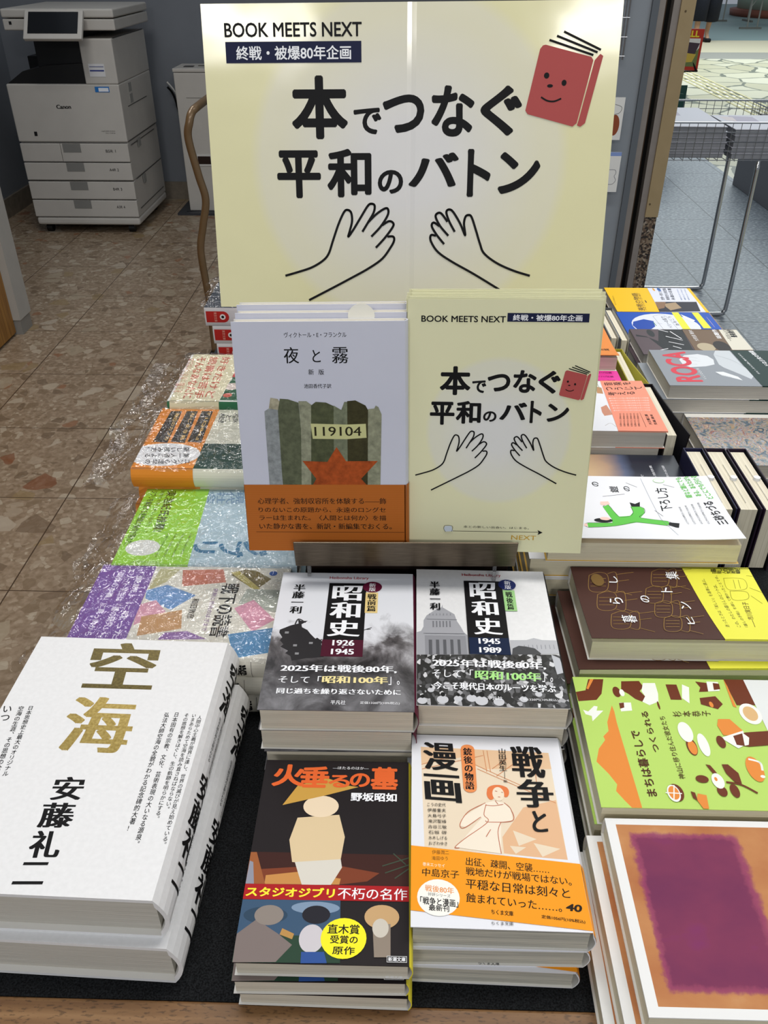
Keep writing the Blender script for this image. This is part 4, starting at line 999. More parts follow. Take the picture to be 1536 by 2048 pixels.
  ('T','#4a3508','美術の物語','h','b',3.9,37.5,89,6.4,1.4,10.9),
  ('T','#4a3508','THE STORY OF ART','h','g',5.3,48,87.9,7.5,0.1,4.3),
  ('T','#7a5c10','E.H.GOMBRICH','h','g',31,1.8,46.8,4.4,0.1,2.6),
  ('E','#3a2a10',43.5,59.3,57.1,61.6),
 ],
 'yellow_band': [
  ('P','#dfe2ee',[(124.2,80.5),(128.8,157.3),(3.1,143.9),(-1.1,72.2)]),
  ('P','#262430',[(48.2,76.1),(50.1,149.8),(3.1,143.9),(-1.1,72.2)]),
  ('P','#a89070',[(39.4,90.8),(46,111.9),(18.9,115.5),(6.5,93.1),(24.2,89.1)]),
  ('P','#8a6a50',[(48.2,76.1),(47.4,95),(18.1,85.5),(11.9,73.3)]),
  ('E','#3a70c0',102.9,95.7,121.9,101.8),
  ('E','#e0a020',104.6,87.5,120.3,91.1),
  ('T','#2a3040','世界一売れている','h','b',57.9,90,61.3,6.9,0.1,6.6),
  ('T','#2a3040','美術史の決定版','h','b',58.1,99.2,61.4,7.2,0.2,6.6),
  ('T','#2a3040','永遠の名著','h','b',58.3,108.4,61.4,7.5,0.2,6.6),
  ('T','#5a7ab0','美術を学ぶすべての人に','h','g',58.8,125,58,6.6,0,2.9),
  ('T','#5a7ab0','美術を学ぶすべての人に','h','g',58.9,131.6,58.1,6.8,0.1,2.9),
  ('T','#5a7ab0','美術を学ぶすべての人に','h','g',59.1,138.2,58.1,6.9,0.1,2.8),
 ],
 'purple': [
  ('P','#b9b58a',[(3.8,121.3),(4.4,102.9),(23.9,111.7),(33.5,122.5),(33.6,125.5)]),
  ('P','#c47864',[(5.5,100.3),(3,62.8),(22,56.9),(29.1,95.5)]),
  ('P','#77693c',[(2.4,43.9),(4.4,31.4),(15.8,16.1),(32.6,28.3),(11.2,54.4)]),
  ('P','#b8ab62',[(7.6,55.1),(4.9,48),(30.1,24.3),(33,29)]),
  ('P','#b2b8ad',[(30.5,36),(31.6,0.6),(62.6,3.6),(50.9,40.5)]),
  ('P','#d79bb0',[(57.5,42.9),(45.6,27.7),(71.1,5.2),(87.2,22.2)]),
  ('P','#6f97c8',[(36,126.3),(27.3,109.3),(41.2,80.2),(61.6,97.8),(47.2,124)]),
  ('P','#d49cae',[(56.1,128),(49,114),(63.9,101.5),(82.5,124.8)]),
  ('P','#bf9468',[(70.9,121),(61.3,87.9),(85.2,82.9),(95.5,118.3)]),
  ('P','#8f6aa5',[(90.7,96.1),(88,77.4),(97.4,58.8),(99.2,99.4)]),
  ('P','#5289b5',[(90.9,42.2),(81.5,5.1),(111,2.1),(118.5,29),(112.1,34.2)]),
  ('T','#0c0c0e','戦下の読書','h','M',23.4,43.5,71,-1.9,0.5,16),
  ('T','#7a4a90','統制と抵抗のはざまで','h','g',31.4,61.7,56.1,-0.8,0.2,4.4),
  ('T','#0c0c0e','和田敦彦','h','m',45.5,75.6,27,-0.3,0.2,6.5),
  ('E','#1d4fa0',4.4,11.9,11.4,19.3),
 ],
 'purple_band': [
  ('P','#7a56a0',[(3.4,180.3),(2.2,126),(53.9,125.8),(101.7,126.2),(107.4,177.7)]),
  ('T','#e6def0','「国体の本義」に真っ向から','h','b',8.6,152.8,88.2,3.8,0.2,6.1),
  ('T','#e6def0','エリート学生は「書の研究」に','h','b',5.8,143.7,92.5,-1.4,0.2,6.8),
  ('T','#e6def0','「愛読」に耽った','h','b',10.4,134.8,89.5,-2.6,0.2,6),
 ],
 'ghibli': [
  ('T','#2f6f95','ジ','h','x',91.8,30.4,24.6,0,0,25.8),
  ('T','#2f6f95','ブ','h','x',93.5,53,25.7,0,0,26.7),
  ('T','#2f6f95','リ','h','x',94.2,80.7,19,0,0,23.3),
  ('T','#6f8fae','現代社会','v','b',3.3,70.9,24.6,-4.1,1,38.7),
 ],
 'ghibli_band': [
  ('P','#93cc3a',[(0.4,177.1),(-1.9,108.1),(38.2,105.7),(85.9,104.4),(133.7,102.2),(134.9,168.4),(78,174.4)]),
  ('T','#20300a','東浩紀氏推薦!','h','b',5.2,141.5,74.3,-3.1,0.2,10.6),
  ('T','#20300a','動物化を核に新しい批評として','h','g',5.5,154.4,76.8,-1.1,0.1,4.1),
  ('T','#20300a','ジブリを解読する思想誌の傑作が現れた!','h','b',5.7,161.2,95.9,2.4,0.2,7.6),
  ('T','#20300a','大衆文化論の新地平','h','g',81.7,130.8,39.6,3.8,0.1,2.1),
  ('T','#20300a','大衆文化論の新地平','h','g',81.6,123.4,39.5,3.4,0,2.2),
  ('T','#20300a','大衆文化論の新地平','h','g',81.4,116.1,39.5,2.8,0,2.1),
  ('T','#20300a','大衆文化論の新地平','h','g',81.2,108.8,39.5,2.3,0,2.1),
  ('E','#d5d6d2',93.5,134.8,119.1,167.9),
 ],
 'orange': [
  ('R','#1f4034',82.7,54,136.1,136.3),
  ('T','#1a1a1a','夢と樹','v','m',9.6,99.7,24.8,-2.6,0.6,22.6),
 ],
 'orange_band': [
  ('P','#e08a2c',[(2.2,193.3),(3.7,124.1),(58.9,125.2),(103.8,127.1),(138.9,126.5),(139.7,193.3),(102.4,194.5)]),
  ('P','#26231f',[(7.3,180.2),(7,167),(82.9,166.4),(80.7,182.9)]),
  ('P','#26231f',[(6.9,161.6),(6.5,148.5),(82.4,147.3),(80.2,163.4)]),
  ('P','#26231f',[(6.4,143.9),(6.1,130.8),(81.9,129.1),(79.7,144.8)]),
  ('T','#d8b060','海辺のカフカ','h','b',11.4,168.9,65,-2.2,0.1,4.7),
  ('T','#d8b060','ねじまき鳥','h','b',10.9,150.7,65.1,-1.1,0.2,4.7),
  ('T','#d8b060','『1Q84』','h','b',10.5,132.6,65,-0.2,0.1,4.7),
  ('E','#dedee0',83.8,124.9,132.2,202.7),
  ('T','#0c0c0e','ユング心理学の','v','b',117.6,134.2,9.8,-2.2,1.2,47.3),
  ('T','#0c0c0e','第一人者による','v','b',105,137,9.9,-2.2,1.2,47.9),
  ('T','#0c0c0e','新しい読み方!','v','b',92,139.8,10.2,-2.2,1.2,48.5),
 ],
 'cream': [
  ('P','#1f5a38',[(131.2,128.3),(33.5,122),(32.3,74.4),(133.2,60.9)]),
  ('E','#c8342c',42.6,112.6,67.5,136),
  ('E','#d8c8c0',84.4,111.7,103.9,129.2),
  ('E','#c84a2c',112.1,116.1,123.4,126.7),
  ('P','#1f5a38',[(134.7,190.5),(134.6,186.2),(138.3,185.4),(138.4,189.6)]),
 ],
 'cream_band': [
  ('P','#d9d2b0',[(1.4,187.9),(-0.4,120.2),(131.2,128.3),(136.5,185.8)]),
  ('T','#c0563c','好きだけど','h','b',7,136.8,120.7,-0.2,0.3,11.3),
  ('T','#c0563c','読書は苦手','h','b',7.4,152.7,120.6,-3.3,0.3,11.3),
  ('T','#c0563c','そんなあなたに','h','b',7.8,168.6,120.5,-6.5,0.3,11.3),
  ('T','#c0563c','本が好きになる一冊です','h','g',12.7,182.6,100.7,-5.1,0.1,3.8),
  ('T','#c0563c','本が好きになる一冊です','h','g',12.8,187.3,100.7,-6.4,0.1,3.7),
  ('T','#c0563c','本が好きになる一冊です','h','g',13,191.9,100.6,-7.5,0.1,3.8),
 ],
}
WHT = '#f2f3f6'
STANDING = {'navy': [(.3146, .3337, .6975, .8175), (.3378, .3585, .6975, .8175), (.3630, .3820, .6975, .8175)],
            'dark': (.3020, .3165, .846, .978), 'yellow': (.2925, .3050, .988, 1.103), 'w1': (.3085, .3200, 1.125, 1.249), 'w2': (.2955, .3065, 1.133, 1.240)}

# ------------------------------------------------------------------ setting
FLOOR_Z = 0
m = MB(); m.box(-4, .76, -2.5, 5.6, -.05, 0, 'terrazzo'); tag(m.build('floor'), kind='structure')
m = MB(); m.box(.76, 2.145, -2.5, 14, -.05, 0, 'granite'); tag(m.build('floor_granite'), kind='structure')
m = MB(); m.box(2.145, 9, -2.5, 12.9, -.05, 0, 'crazy'); tag(m.build('floor_paving'), kind='structure')
m = MB(); m.box(2.145, 14, 12.9, 13.75, -.05, 0, '#8f8f88'); m.box(2.145, 14, 13.75, 15.6, -.05, 0, '#bdb79f'); m.box(2.145, 16, 15.6, 26, -.05, 0, '#7d9090'); tag(m.build('floor_arcade'), kind='structure')
m = MB()
for i in range(5):
    x = 3.13 + i * .07; m.box(x, x + .028, 5.0, 11.6, 0, .005, '#c9c39a')
for i in range(4):
    for j in range(22): m.box(3.155 + i * .07, 3.178 + i * .07, 5.2 + j * .3 + (i % 2) * .0, 5.28 + j * .3, 0, .006, '#f0f0ea')
tag(m.build('trim_1'), kind='structure')
m = MB(); m.box(-2.4, .76, 5.2, 5.32, 0, 2.7, 'wall_paint'); tag(m.build('wall_back'), kind='structure')
m = MB(); m.box(-2.42, -2.24, 3.2, 5.2, 0, 2.7, 'wall_paint'); tag(m.build('wall_left'), kind='structure')
m = MB(); m.box(-2.24, .7, 5.185, 5.2, 0, .1, 'skirting'); tag(m.build('baseboard_back'), kind='structure')
m = MB(); m.box(-2.24, -2.225, 3.2, 5.185, 0, .1, 'skirting'); tag(m.build('baseboard_left'), kind='structure')
m = MB(); m.box(-1.57, -1.493, 3.06, 3.165, .06, 2.7, 'wall_white'); m.box(-1.565, -1.498, 3.066, 3.160, 0, .06, '#8d8b86')
tag(m.build('trim_2'), kind='structure')
m = MB(); m.box(-1.60, -1.522, .9, 3.058, .012, 2.2, 'door_wood'); tag(m.build('door_1'), kind='structure')
PY = 3.0
m = MB(); m.box(.42, .742, PY, PY + .25, 0, 2.7, 'wall_panel'); m.box(.66, .76, PY + .25, 5.2, 0, 2.7, 'wall_panel'); tag(m.build('wall_right'), kind='structure')
m = MB(); m.box(.742, .763, PY - .012, PY + .25, 0, 2.7, '#5d6369'); m.box(.763, .783, PY - .006, PY + .25, 0, 2.7, 'aluminium')
m.box(.783, .788, PY, PY + .25, 0, 2.7, '#3a2a1c'); m.box(.788, .808, PY + .03, PY + .25, 0, 2.7, '#070605'); m.box(.808, .829, PY - .004, PY + .25, 0, 2.7, 'aluminium')
tag(m.build('trim_3'), kind='structure')
m = MB(); m.box(.830, .872, PY - .004, PY + .2, 0, .486, 'brown_granite'); tag(m.build('trim_4'), kind='structure')
m = MB(); m.box(.829, .873, PY - .012, PY + .2, .486, 2.7, 'beige_board'); m.tube([(.845, PY - .0125, 1.10), (.845, PY - .014, 1.10)], .003, '#5a4c38'); m.tube([(.838, PY - .0125, .53), (.838, PY - .014, .53)], .003, '#5a4c38')
tag(m.build('trim_5'), kind='structure')

# wire grid hung on the grey panel, with two carded goods
g = thing('wire_grid_panel', (.62, PY - .03, .55), 'grey wire grid panel hung on the grey wall to the right of the big poster', 'wire panel')
m = MB()
for i in range(7): m.tube([(.66 - i * .05 - .62, 0, .42), (.66 - i * .05 - .62, 0, 1.3)], .0022, 'wire_steel', 6)
m.tube([(.05, 0, .42), (.05, 0, 1.3)], .003, 'wire_steel', 6)
for i in range(17): m.tube([(-.27, -.004, .43 + i * .052), (.054, -.004, .43 + i * .052)], .0018, 'wire_steel', 6)
m.build('wire_mesh', g)
for x in (-.2, .0): m = MB(); m.box(x - .004, x + .004, .002, .029, 1.2, 1.22, 'wire_steel'); m.build('bracket', g)
def card(loc, w, h, label, art):
    t = thing('greeting_card_pack', loc, label, 'stationery', 'card packs hanging on the wire grid')
    m = MB(); m.box(-w, 0, -.003, .0, -h, 0, '#dadbd8'); pg = Page(m, w, h, lambda u, v, e: (u - w, -.003 - e, -v)); pg.art(art); m.build('card', t)
    m = MB(); m.tube([(-w / 2, .02, .006), (-w / 2, -.006, .006)], .0015, 'wire_steel', 6); m.build('hook', t)
    return t
card((.690, PY - .06, .868), .1, .125, 'white card with a brown bean shaped print hanging on the wire grid', [('E', '#8c4a30', 60, 50, 92, 112), ('L', '#5a5a58', 1.5, [(70, 20), (92, 28), (88, 44), (70, 50)])])
card((.704, PY - .06, .706), .1, .125, 'white card with a blue header strip hanging low on the wire grid', [('R', '#7f95c8', 0, 0, 100, 12), ('L', '#8b8c90', 2, [(60, 55), (85, 55), (90, 65), (86, 75), (92, 88), (82, 100), (60, 100)])])

# ------------------------------------------------------------------ printer
def text_on(mb, s, x0, x1, z0, z1, y, key, style='g'):
    Page(mb, 3, 3, lambda u, v, e: (x0 - 1 + u, y - e * 4, z1 + 1 - v)).art([('T', key, s, 'h', style, 1000, 1000, (x1 - x0) * 1e3, 0, 0, (z1 - z0) * 1e3)])
p = thing('office_printer', (-1.67, 4.72, 0), 'large light grey office copier printer with touch screen in the back corner', 'printer')
def pb(name, x0, x1, y0, y1, z0, z1, k='printer_shell', bevel=.006, par=None):
    m = MB(); m.box(x0 + 1.67, x1 + 1.67, y0 - 4.72, y1 - 4.72, z0, z1, k); return m.build(name, par or p, bevel=bevel)
pb('base_plinth', -1.945, -1.40, 4.45, 5.03, .045, .084, bevel=.012)
for x in (-1.9, -1.46):
    for y in (4.5, 4.95): m = MB(); m.tube([(x + 1.655, y - 4.72, .022), (x + 1.685, y - 4.72, .022)], .022, 'printer_black', 14); m.build('caster', p)
pb('lower_cabinet', -1.945, -1.402, 4.47, 5.03, .084, .264, bevel=.004)
pb('lower_body', -1.945, -1.402, 4.47, 5.03, .266, .45, bevel=.004)
pb('main_body', -1.948, -1.398, 4.45, 5.03, .452, .712)
pb('side_tower', -1.556, -1.398, 4.45, 5.03, .712, .905)
pb('output_back', -1.948, -1.60, 4.78, 5.03, .712, .80, 'printer_black', .002)
m = MB(); m.prism([(-1.945 + 1.67, .712), (-1.558 + 1.67, .712), (-1.558 + 1.67, .80), (-1.74 + 1.67, .79), (-1.86 + 1.67, .765)], 4.47 - 4.72, 4.9 - 4.72, 'printer_black'); m.build('output_tray', p)
pb('scanner_column', -1.79, -1.557, 4.50, 5.0, .73, .937, 'printer_black', .004)
pb('scanner_unit', -1.892, -1.368, 4.44, 5.03, .938, .985)
pb('document_lid', -1.892, -1.366, 4.435, 5.03, .989, 1.026, bevel=.008)
pn = MB(); Mx = Matrix.Translation((-1.625 + 1.67, 4.36 - 4.72, .965)) @ Matrix.Rotation(R(-38), 4, 'X')
pn.box(-.135, .135, -.008, .012, -.07, .07, 'printer_shell', Mx); pno = pn.build('control_panel', p, bevel=.004)
s_ = MB(); s_.box(-.115, .115, -.0095, -.006, -.045, .058, 'screen', Mx); s_.build('screen', pno)
pb('panel_arm', -1.66, -1.58, 4.37, 4.50, .93, .955, 'printer_black', .002)
zs = [(.360, .448), (.271, .357), (.177, .266), (.088, .174)]
for i, (z0, z1) in enumerate(zs):
    xa = -1.742 if i == 0 else -1.946
    d = pb('paper_drawer', xa, -1.400, 4.448, 4.475, z0, z1 - .003, bevel=.003)
    hx = -1.685 + i * .0
    m = MB(); m.box(hx - .045 + 1.67, hx + .045 + 1.67, 4.4465 - 4.72, 4.449 - 4.72, z1 - .043, z1 - .003, '#7d7d7a'); m.build('handle', d)
    m = MB(); text_on(m, ('B5', 'A4', 'B4', 'A3')[i] + 'R ' + str(i + 1), -1.515 + 1.67 + .002 * i, -1.465 + 1.67, z0 + .045, z0 + .058, 4.4465 - 4.72, '#2a2a2a'); m.build('size_label', d)
pb('side_cover', -1.946, -1.744, 4.448, 4.475, .360, .445, bevel=.003)
m = MB(); text_on(m, 'Canon', -1.722 + 1.67, -1.650 + 1.67, .604, .622, 4.4495 - 4.72, '#111111', 'M')
text_on(m, 'imageRUNNER ADVANCE', -1.52 + 1.67, -1.452 + 1.67, .50, .506, 4.4495 - 4.72, '#333333'); text_on(m, 'DX C3926', -1.50 + 1.67, -1.452 + 1.67, .492, .497, 4.4495 - 4.72, '#333333')
m.box(-1.86 + 1.67, -1.845 + 1.67, 4.449 - 4.72, 4.4495 - 4.72, .48, .50, '#1c1c1e'); m.build('lettering', p)
m = MB(); m.box(-1.528 + 1.67, -1.452 + 1.67, 4.4485 - 4.72, 4.4495 - 4.72, .745, .80, '#cfd0d2'); m.box(-1.524 + 1.67, -1.456 + 1.67, 4.4475 - 4.72, 4.4485 - 4.72, .768, .774, '#3a4680'); m.box(-1.524 + 1.67, -1.456 + 1.67, 4.4475 - 4.72, 4.4485 - 4.72, .786, .790, '#7a7f9c'); m.build('notice_sticker', p)
m = MB(); m.box(-1.516 + 1.67, -1.446 + 1.67, 4.4485 - 4.72, 4.4495 - 4.72, .678, .702, '#2a6fb4'); m.box(-1.498 + 1.67, -1.45 + 1.67, 4.4475 - 4.72, 4.4485 - 4.72, .681, .697, '#dde3ea'); m.build('blue_sticker', p)
m = MB()
for z, a, b in ((.905, 4.47, 5.0), (.60, 4.55, 4.9), (.452, 4.47, 5.0), (.43, 4.5, 4.95), (.266, 4.5, 5.0), (.12, 4.5, 4.98)): m.box(-1.3985 + 1.67, -1.3965 + 1.67, a - 4.72, b - 4.72, z, z + .003, '#3c3c3c')
for y, z in ((4.6, .66), (4.6, .61), (4.62, .40), (4.62, .22)): m.box(-1.3985 + 1.67, -1.3960 + 1.67, y - 4.72, y + .05 - 4.72, z, z + .04, '#8b8b88')
m.build('side_panel_lines', p)
pb('upper_box_mark', -1.862, -1.85, 4.4385, 4.4395, .962, .975, '#1c1c1e', 0)
def cable(name, pts, r, k, label):
    m = MB(); m.tube(spline(pts, 10), r, k, 8); tag(m.build(name, None, True), label, 'cable')
cable('power_cable', [(-1.33, 5.1, .62), (-1.30, 5.12, .55), (-1.27, 5.13, .3), (-1.28, 5.13, .1), (-1.26, 5.1, .01), (-1.18, 5.0, .008), (-1.16, 4.9, .008), (-1.25, 4.86, .008)], .006, '#0f0f10', 'black power cable running down the wall behind the printer')
cable('network_cable', [(-1.34, 5.14, .64), (-1.29, 5.15, .55), (-1.26, 5.16, .3), (-1.23, 5.15, .1), (-1.18, 5.1, .01), (-1.08, 5.12, .008), (-1.02, 5.14, .01)], .005, '#c9c9c4', 'pale grey network cable beside the black one behind the printer')
# kiosk
k = thing('slim_terminal', (-1.1, 5.0, 0), 'slim pale grey floor terminal on a dark plate between printer and poster', 'terminal')
m = MB(); m.box(-.195, .15, -.175, .17, 0, .012, '#3c3e42'); m.build('base_plate', k)
m = MB(); m.box(-.135, .12, -.12, .1, .012, .715, 'printer_shell'); m.build('body', k, bevel=.006)
m = MB(); m.box(-.137, .122, -.122, .102, .717, .735, 'printer_shell'); m.build('top_cap', k, bevel=.004)
m = MB(); m.box(-.09, -.04, -.06, -.02, .735, .738, '#3a3a3a'); m.box(-.02, .08, -.02, .0, .735, .738, '#55554f'); m.build('top_controls', k)
m = MB(); m.box(-.065, .025, -.124, -.119, .255, .315, '#c9c8c4'); m.box(-.055, .015, -.126, -.123, .265, .305, '#2a1d18'); m.build('card_slot', k)
m = MB(); m.box(-.08, .08, -.1215, -.1195, .595, .597, '#777570'); m.build('seam', k)

# tan tube handle of a hand cart
c = thing('hand_cart', (-.45, 2.75, 0), 'hand cart with a bent tan tube handle behind the left book stacks', 'cart')
pth = [(-.634, .317), (-.641, .47), (-.625, .55), (-.607, .629), (-.62, .70), (-.637, .80), (-.628, .845)]
m = MB()
pts = [(x + .45, -.15, z) for x, z in pth]; pts += [(-.622 + .45, -.13, .868), (-.612 + .45, -.08, .878)]
pts += [(-.612 + .45, .20, .878), (-.622 + .45, .25, .868), (-.628 + .45, .27, .845)] + [(x + .45, .27, z) for x, z in reversed(pth[:-1])]
pts = [(pts[0][0], pts[0][1], .14)] + pts + [(pts[-1][0], pts[-1][1], .14)]
m.tube(spline(pts, 8), .0115, 'tan_tube', 14); m.build('handle', c, True)
m = MB(); m.box(-.2, .25, -.17, .29, .11, .14, '#1b1b1c'); m.build('platform', c, bevel=.004)
for x in (-.15, .2):
    for y in (-.1, .22): m = MB(); m.tube([(x - .012, y, .052), (x + .012, y, .052)], .052, '#141414', 18); m.build('wheel', c)
for x in (-.15, .2):
    for y in (-.1, .22): m = MB(); m.box(x - .018, x + .018, y - .015, y + .015, .05, .112, '#5a5a5a'); m.build('wheel_fork', c)

# ------------------------------------------------------------------ table
t = thing('display_table', (.15, .9, 0), 'long display table with black felt top and brown wooden edge', 'table')
m = MB(); m.box(-.425, .38, -.646, .63, .690, .722, 'felt'); m.build('felt_top', t)
m = MB(); m.box(-.437, .395, -.671, -.646, .66, .7225, 'wood'); m.box(-.437, .395, -.735, -.671, .66, .7215, 'wood'); m.build('front_rail', t, bevel=.002)
m = MB(); m.box(-.437, -.425, -.646, .63, .66, .722, 'wood'); m.box(.38, .395, -.646, .63, .66, .722, 'wood'); m.box(-.437, .395, .63, .65, .66, .722, 'wood'); m.build('side_rails', t)
for x in (-.40, .33):
    for y in (-.62, .58): m = MB(); m.box(x - .025, x + .025, y - .025, y + .025, 0, .69, 'wood'); m.build('leg', t)

# ------------------------------------------------------------------ books
def make_book(name, W, H, T, cover, pages='pages', art=None, b=.002, ct=.0006, bend=None, band=None, band_art=None, spine_art=None, inset=.0015, label=None, cat='book', group=None, film=None, spine_mat=None, inner='#e4e2dc'):
    root = thing(name, (0, 0, 0), label, cat, group)
    # page block
    z0, z1 = ct, T - ct
    m = MB(); m.box(-W / 2 + inset, W / 2 - .0008, -H / 2 + inset, H / 2 - inset, z0, z1, pages); m.build('page_block', root)
    bf = bend or (lambda u, v: 0.0)
    nx, ny = (18, 22) if bend else (1, 1)
    m = MB()
    prof = []      # (x, z, inner x, inner z, front)
    n = 8
    for i in range(nx + 1): x = -W / 2 + W * i / nx; prof.append((x, T, x, T - ct, True))
    for i in range(1, n): a = math.pi * i / n; prof.append((W / 2 + b * math.sin(a) + .0004, T * (1 - i / n), W / 2 + b * math.sin(a) + .0004 - ct, ct + (T - 2 * ct) * (1 - i / n), False))
    prof.append((W / 2, 0, W / 2, ct, False)); prof.append((-W / 2, 0, -W / 2, ct, False))
    ys = [H / 2 - H * j / ny for j in range(ny + 1)]
    def pt(q, y, inner):
        x, z = (q[2], q[3]) if inner else (q[0], q[1])
        if q[4]: z += bf(x + W / 2, H / 2 - y)
        return (x, y, z)
    for i in range(len(prof) - 1):
        a, c_ = prof[i], prof[i + 1]; sp = not (a[4] and c_[4]); key = (spine_mat or cover) if sp and i < nx + n else cover
        for j in range(ny):
            y0, y1 = ys[j], ys[j + 1]
            uv = lambda q, y: ((min(q[0], W / 2) + W / 2) / W, .5 + y / H)
            if sp: uv = lambda q, y: (.99, .5 + y / H)
            m.face([pt(a, y1, 0), pt(c_, y1, 0), pt(c_, y0, 0), pt(a, y0, 0)], key, [uv(a, y1), uv(c_, y1), uv(c_, y0), uv(a, y0)])
            m.face([pt(a, y0, 1), pt(c_, y0, 1), pt(c_, y1, 1), pt(a, y1, 1)], inner)
        for y in (ys[0], ys[-1]): m.face([pt(a, y, 0), pt(c_, y, 0), pt(c_, y, 1), pt(a, y, 1)], key, [(.02, .5 + y / H * .98)] * 4)
    for q in (prof[0], prof[-1]):
        for j in range(ny): m.face([pt(q, ys[j], 0), pt(q, ys[j + 1], 0), pt(q, ys[j + 1], 1), pt(q, ys[j], 1)], cover, [(.01, .5 + ys[j] / H * .98)] * 4)
    front = lambda u, v, e: (u - W / 2, H / 2 - v, T + e + bf(u, v))
    if art: Page(m, W, H, front, split=9 if bend else 0).art(art)
    sxf = lambda t_: W / 2 + .0004 + b * math.sin(math.pi * min(max(t_ / T, 0), 1))
    if spine_art: Page(m, T, H, lambda u, v, e: (sxf(u) + e + .00015, H / 2 - v, T - u), split=2.5).art(spine_art)
    m.build('cover', root, recalc=False)
    if band is not None:      # belly band wrapped round the lower part of the jacket
        key, edge = band      # edge: v along the fore edge side and along the spine side, in millimetres
        v0, v1 = edge[0] / 1e3, edge[1] / 1e3; e1 = edge[2] / 1e3 if len(edge) > 2 else H; e2 = edge[3] / 1e3 if len(edge) > 3 else H
        m = MB(); g_ = .00035
        f2 = lambda u, v, e: (u - W / 2, H / 2 - v, T + g_ + e + bf(u, v))
        pg = Page(m, W, H, f2, split=9 if bend else 0)
        pg.k = 0; pg.poly([(0, v0 * 1e3), (W * 1e3, v1 * 1e3), (W * 1e3, e2 * 1e3), (0, e1 * 1e3)], key)
        if band_art: pg.art(band_art)
        n = 8
        for i in range(n):
            a, c_ = T * i / n, T * (i + 1) / n
            m.face([(sxf(a) + g_, H / 2 - v1, T - a + (g_ if i == 0 else 0)), (sxf(c_) + g_, H / 2 - v1, T - c_), (sxf(c_) + g_, H / 2 - e2, T - c_), (sxf(a) + g_, H / 2 - e2, T - a + (g_ if i == 0 else 0))], key)
        m.face([(W / 2 + g_, H / 2 - v1, T + g_), (W / 2 - .001, H / 2 - v1, T + g_), (W / 2 - .001, H / 2 - e2, T + g_), (W / 2 + g_ + .0006, H / 2 - e2, T + g_)], key)
        m.face([(-W / 2 - .0003, H / 2 - v0, T + g_ + bf(0, v0)), (-W / 2 - .0003, H / 2 - e1, T + g_ + bf(0, H)), (-W / 2 - .0003, H / 2 - e1, T - .0012 + bf(0, H)), (-W / 2 - .0003, H / 2 - v0, T - .0012 + bf(0, v0))], key)
        m.face([(-W / 2 - .0003, H / 2 - v0, 0), (-W / 2 - .0003, H / 2 - e1, 0), (-W / 2 - .0003, H / 2 - e1, .0012), (-W / 2 - .0003, H / 2 - v0, .0012)], key)
        m.build('belly_band', root, recalc=False)
    if film:                  # crinkled clear wrapper, longer than the book at its foot
        ou, ov0, ov1, seed = film; m = MB(); NU, NV = 56, 84; vs = []
        for j in range(NV + 1):
            row = []
            for i in range(NU + 1):
                u = -ou + (W + ou * 1.7) * i / NU; v = -ov0 + (H + ov0 + ov1) * j / NV
                n1 = noise.noise(Vector((u * 38, v * 38, seed))); n2 = noise.noise(Vector((u * 110, v * 110, seed + 5))); n3 = noise.noise(Vector((u * 260, v * 260, seed + 9)))
                over = max(0, -u, u - W, v - H, -v)
                z = T + .0016 + abs(n1) * .0035 + abs(n2) * .0018 + n3 * .0006
                if over > 0: z -= min(T * .9, over * .55) + n1 * .006 * min(1, over * 60)
                wob = noise.noise(Vector((v * 25, seed, i * .01))) * .004
                row.append((u - W / 2 + (wob if over else 0), H / 2 - v + (noise.noise(Vector((u * 30, seed, 2))) * .012 if v > H else 0), z))
            vs.append(row)
        for j in range(NV):
            for i in range(NU): m.face([vs[j][i], vs[j][i + 1], vs[j + 1][i + 1]], 'film'); m.face([vs[j][i], vs[j + 1][i + 1], vs[j + 1][i]], 'film')
        m.build('plastic_wrapper', root, recalc=False)
    return root
ORD = ['topmost', 'second from top', 'third from top', 'fourth from top', 'fifth from top']
def flat_twin(**k): k['bend'] = None; return make_book(**k)
def stack(root, desc, z_top, T, n, cx, cy, ang, jit, group, under=None):
    root.location = (cx, cy, z_top - T); root.rotation_euler = (0, 0, R(ang))
    root['label'] = '%s, %s of its stack' % (desc, 'topmost' if n > 1 else 'alone'); root['group'] = group
    for i in range(1, n):
        if under and i == 1:
            c_ = under; c_['category'] = root['category']; c_['group'] = group
        else:
            src = under or root; c_ = src.copy(); C.objects.link(c_)
            for ch in list(src.children):
                if ch.name.startswith('plastic_wrapper'): continue
                copy_tree(ch, c_)
        j = jit[i - 1] if i - 1 < len(jit) else (rnd.uniform(-.002, .002), rnd.uniform(-.002, .002), rnd.uniform(-.6, .6))
        c_.location = (cx + j[0], cy + j[1], z_top - T * (i + 1)); c_.rotation_euler = (0, 0, R(ang + j[2]))
        c_['label'] = '%s, %s of its stack' % (desc, ORD[i] if i < n - 1 else 'bottom')

A = ART
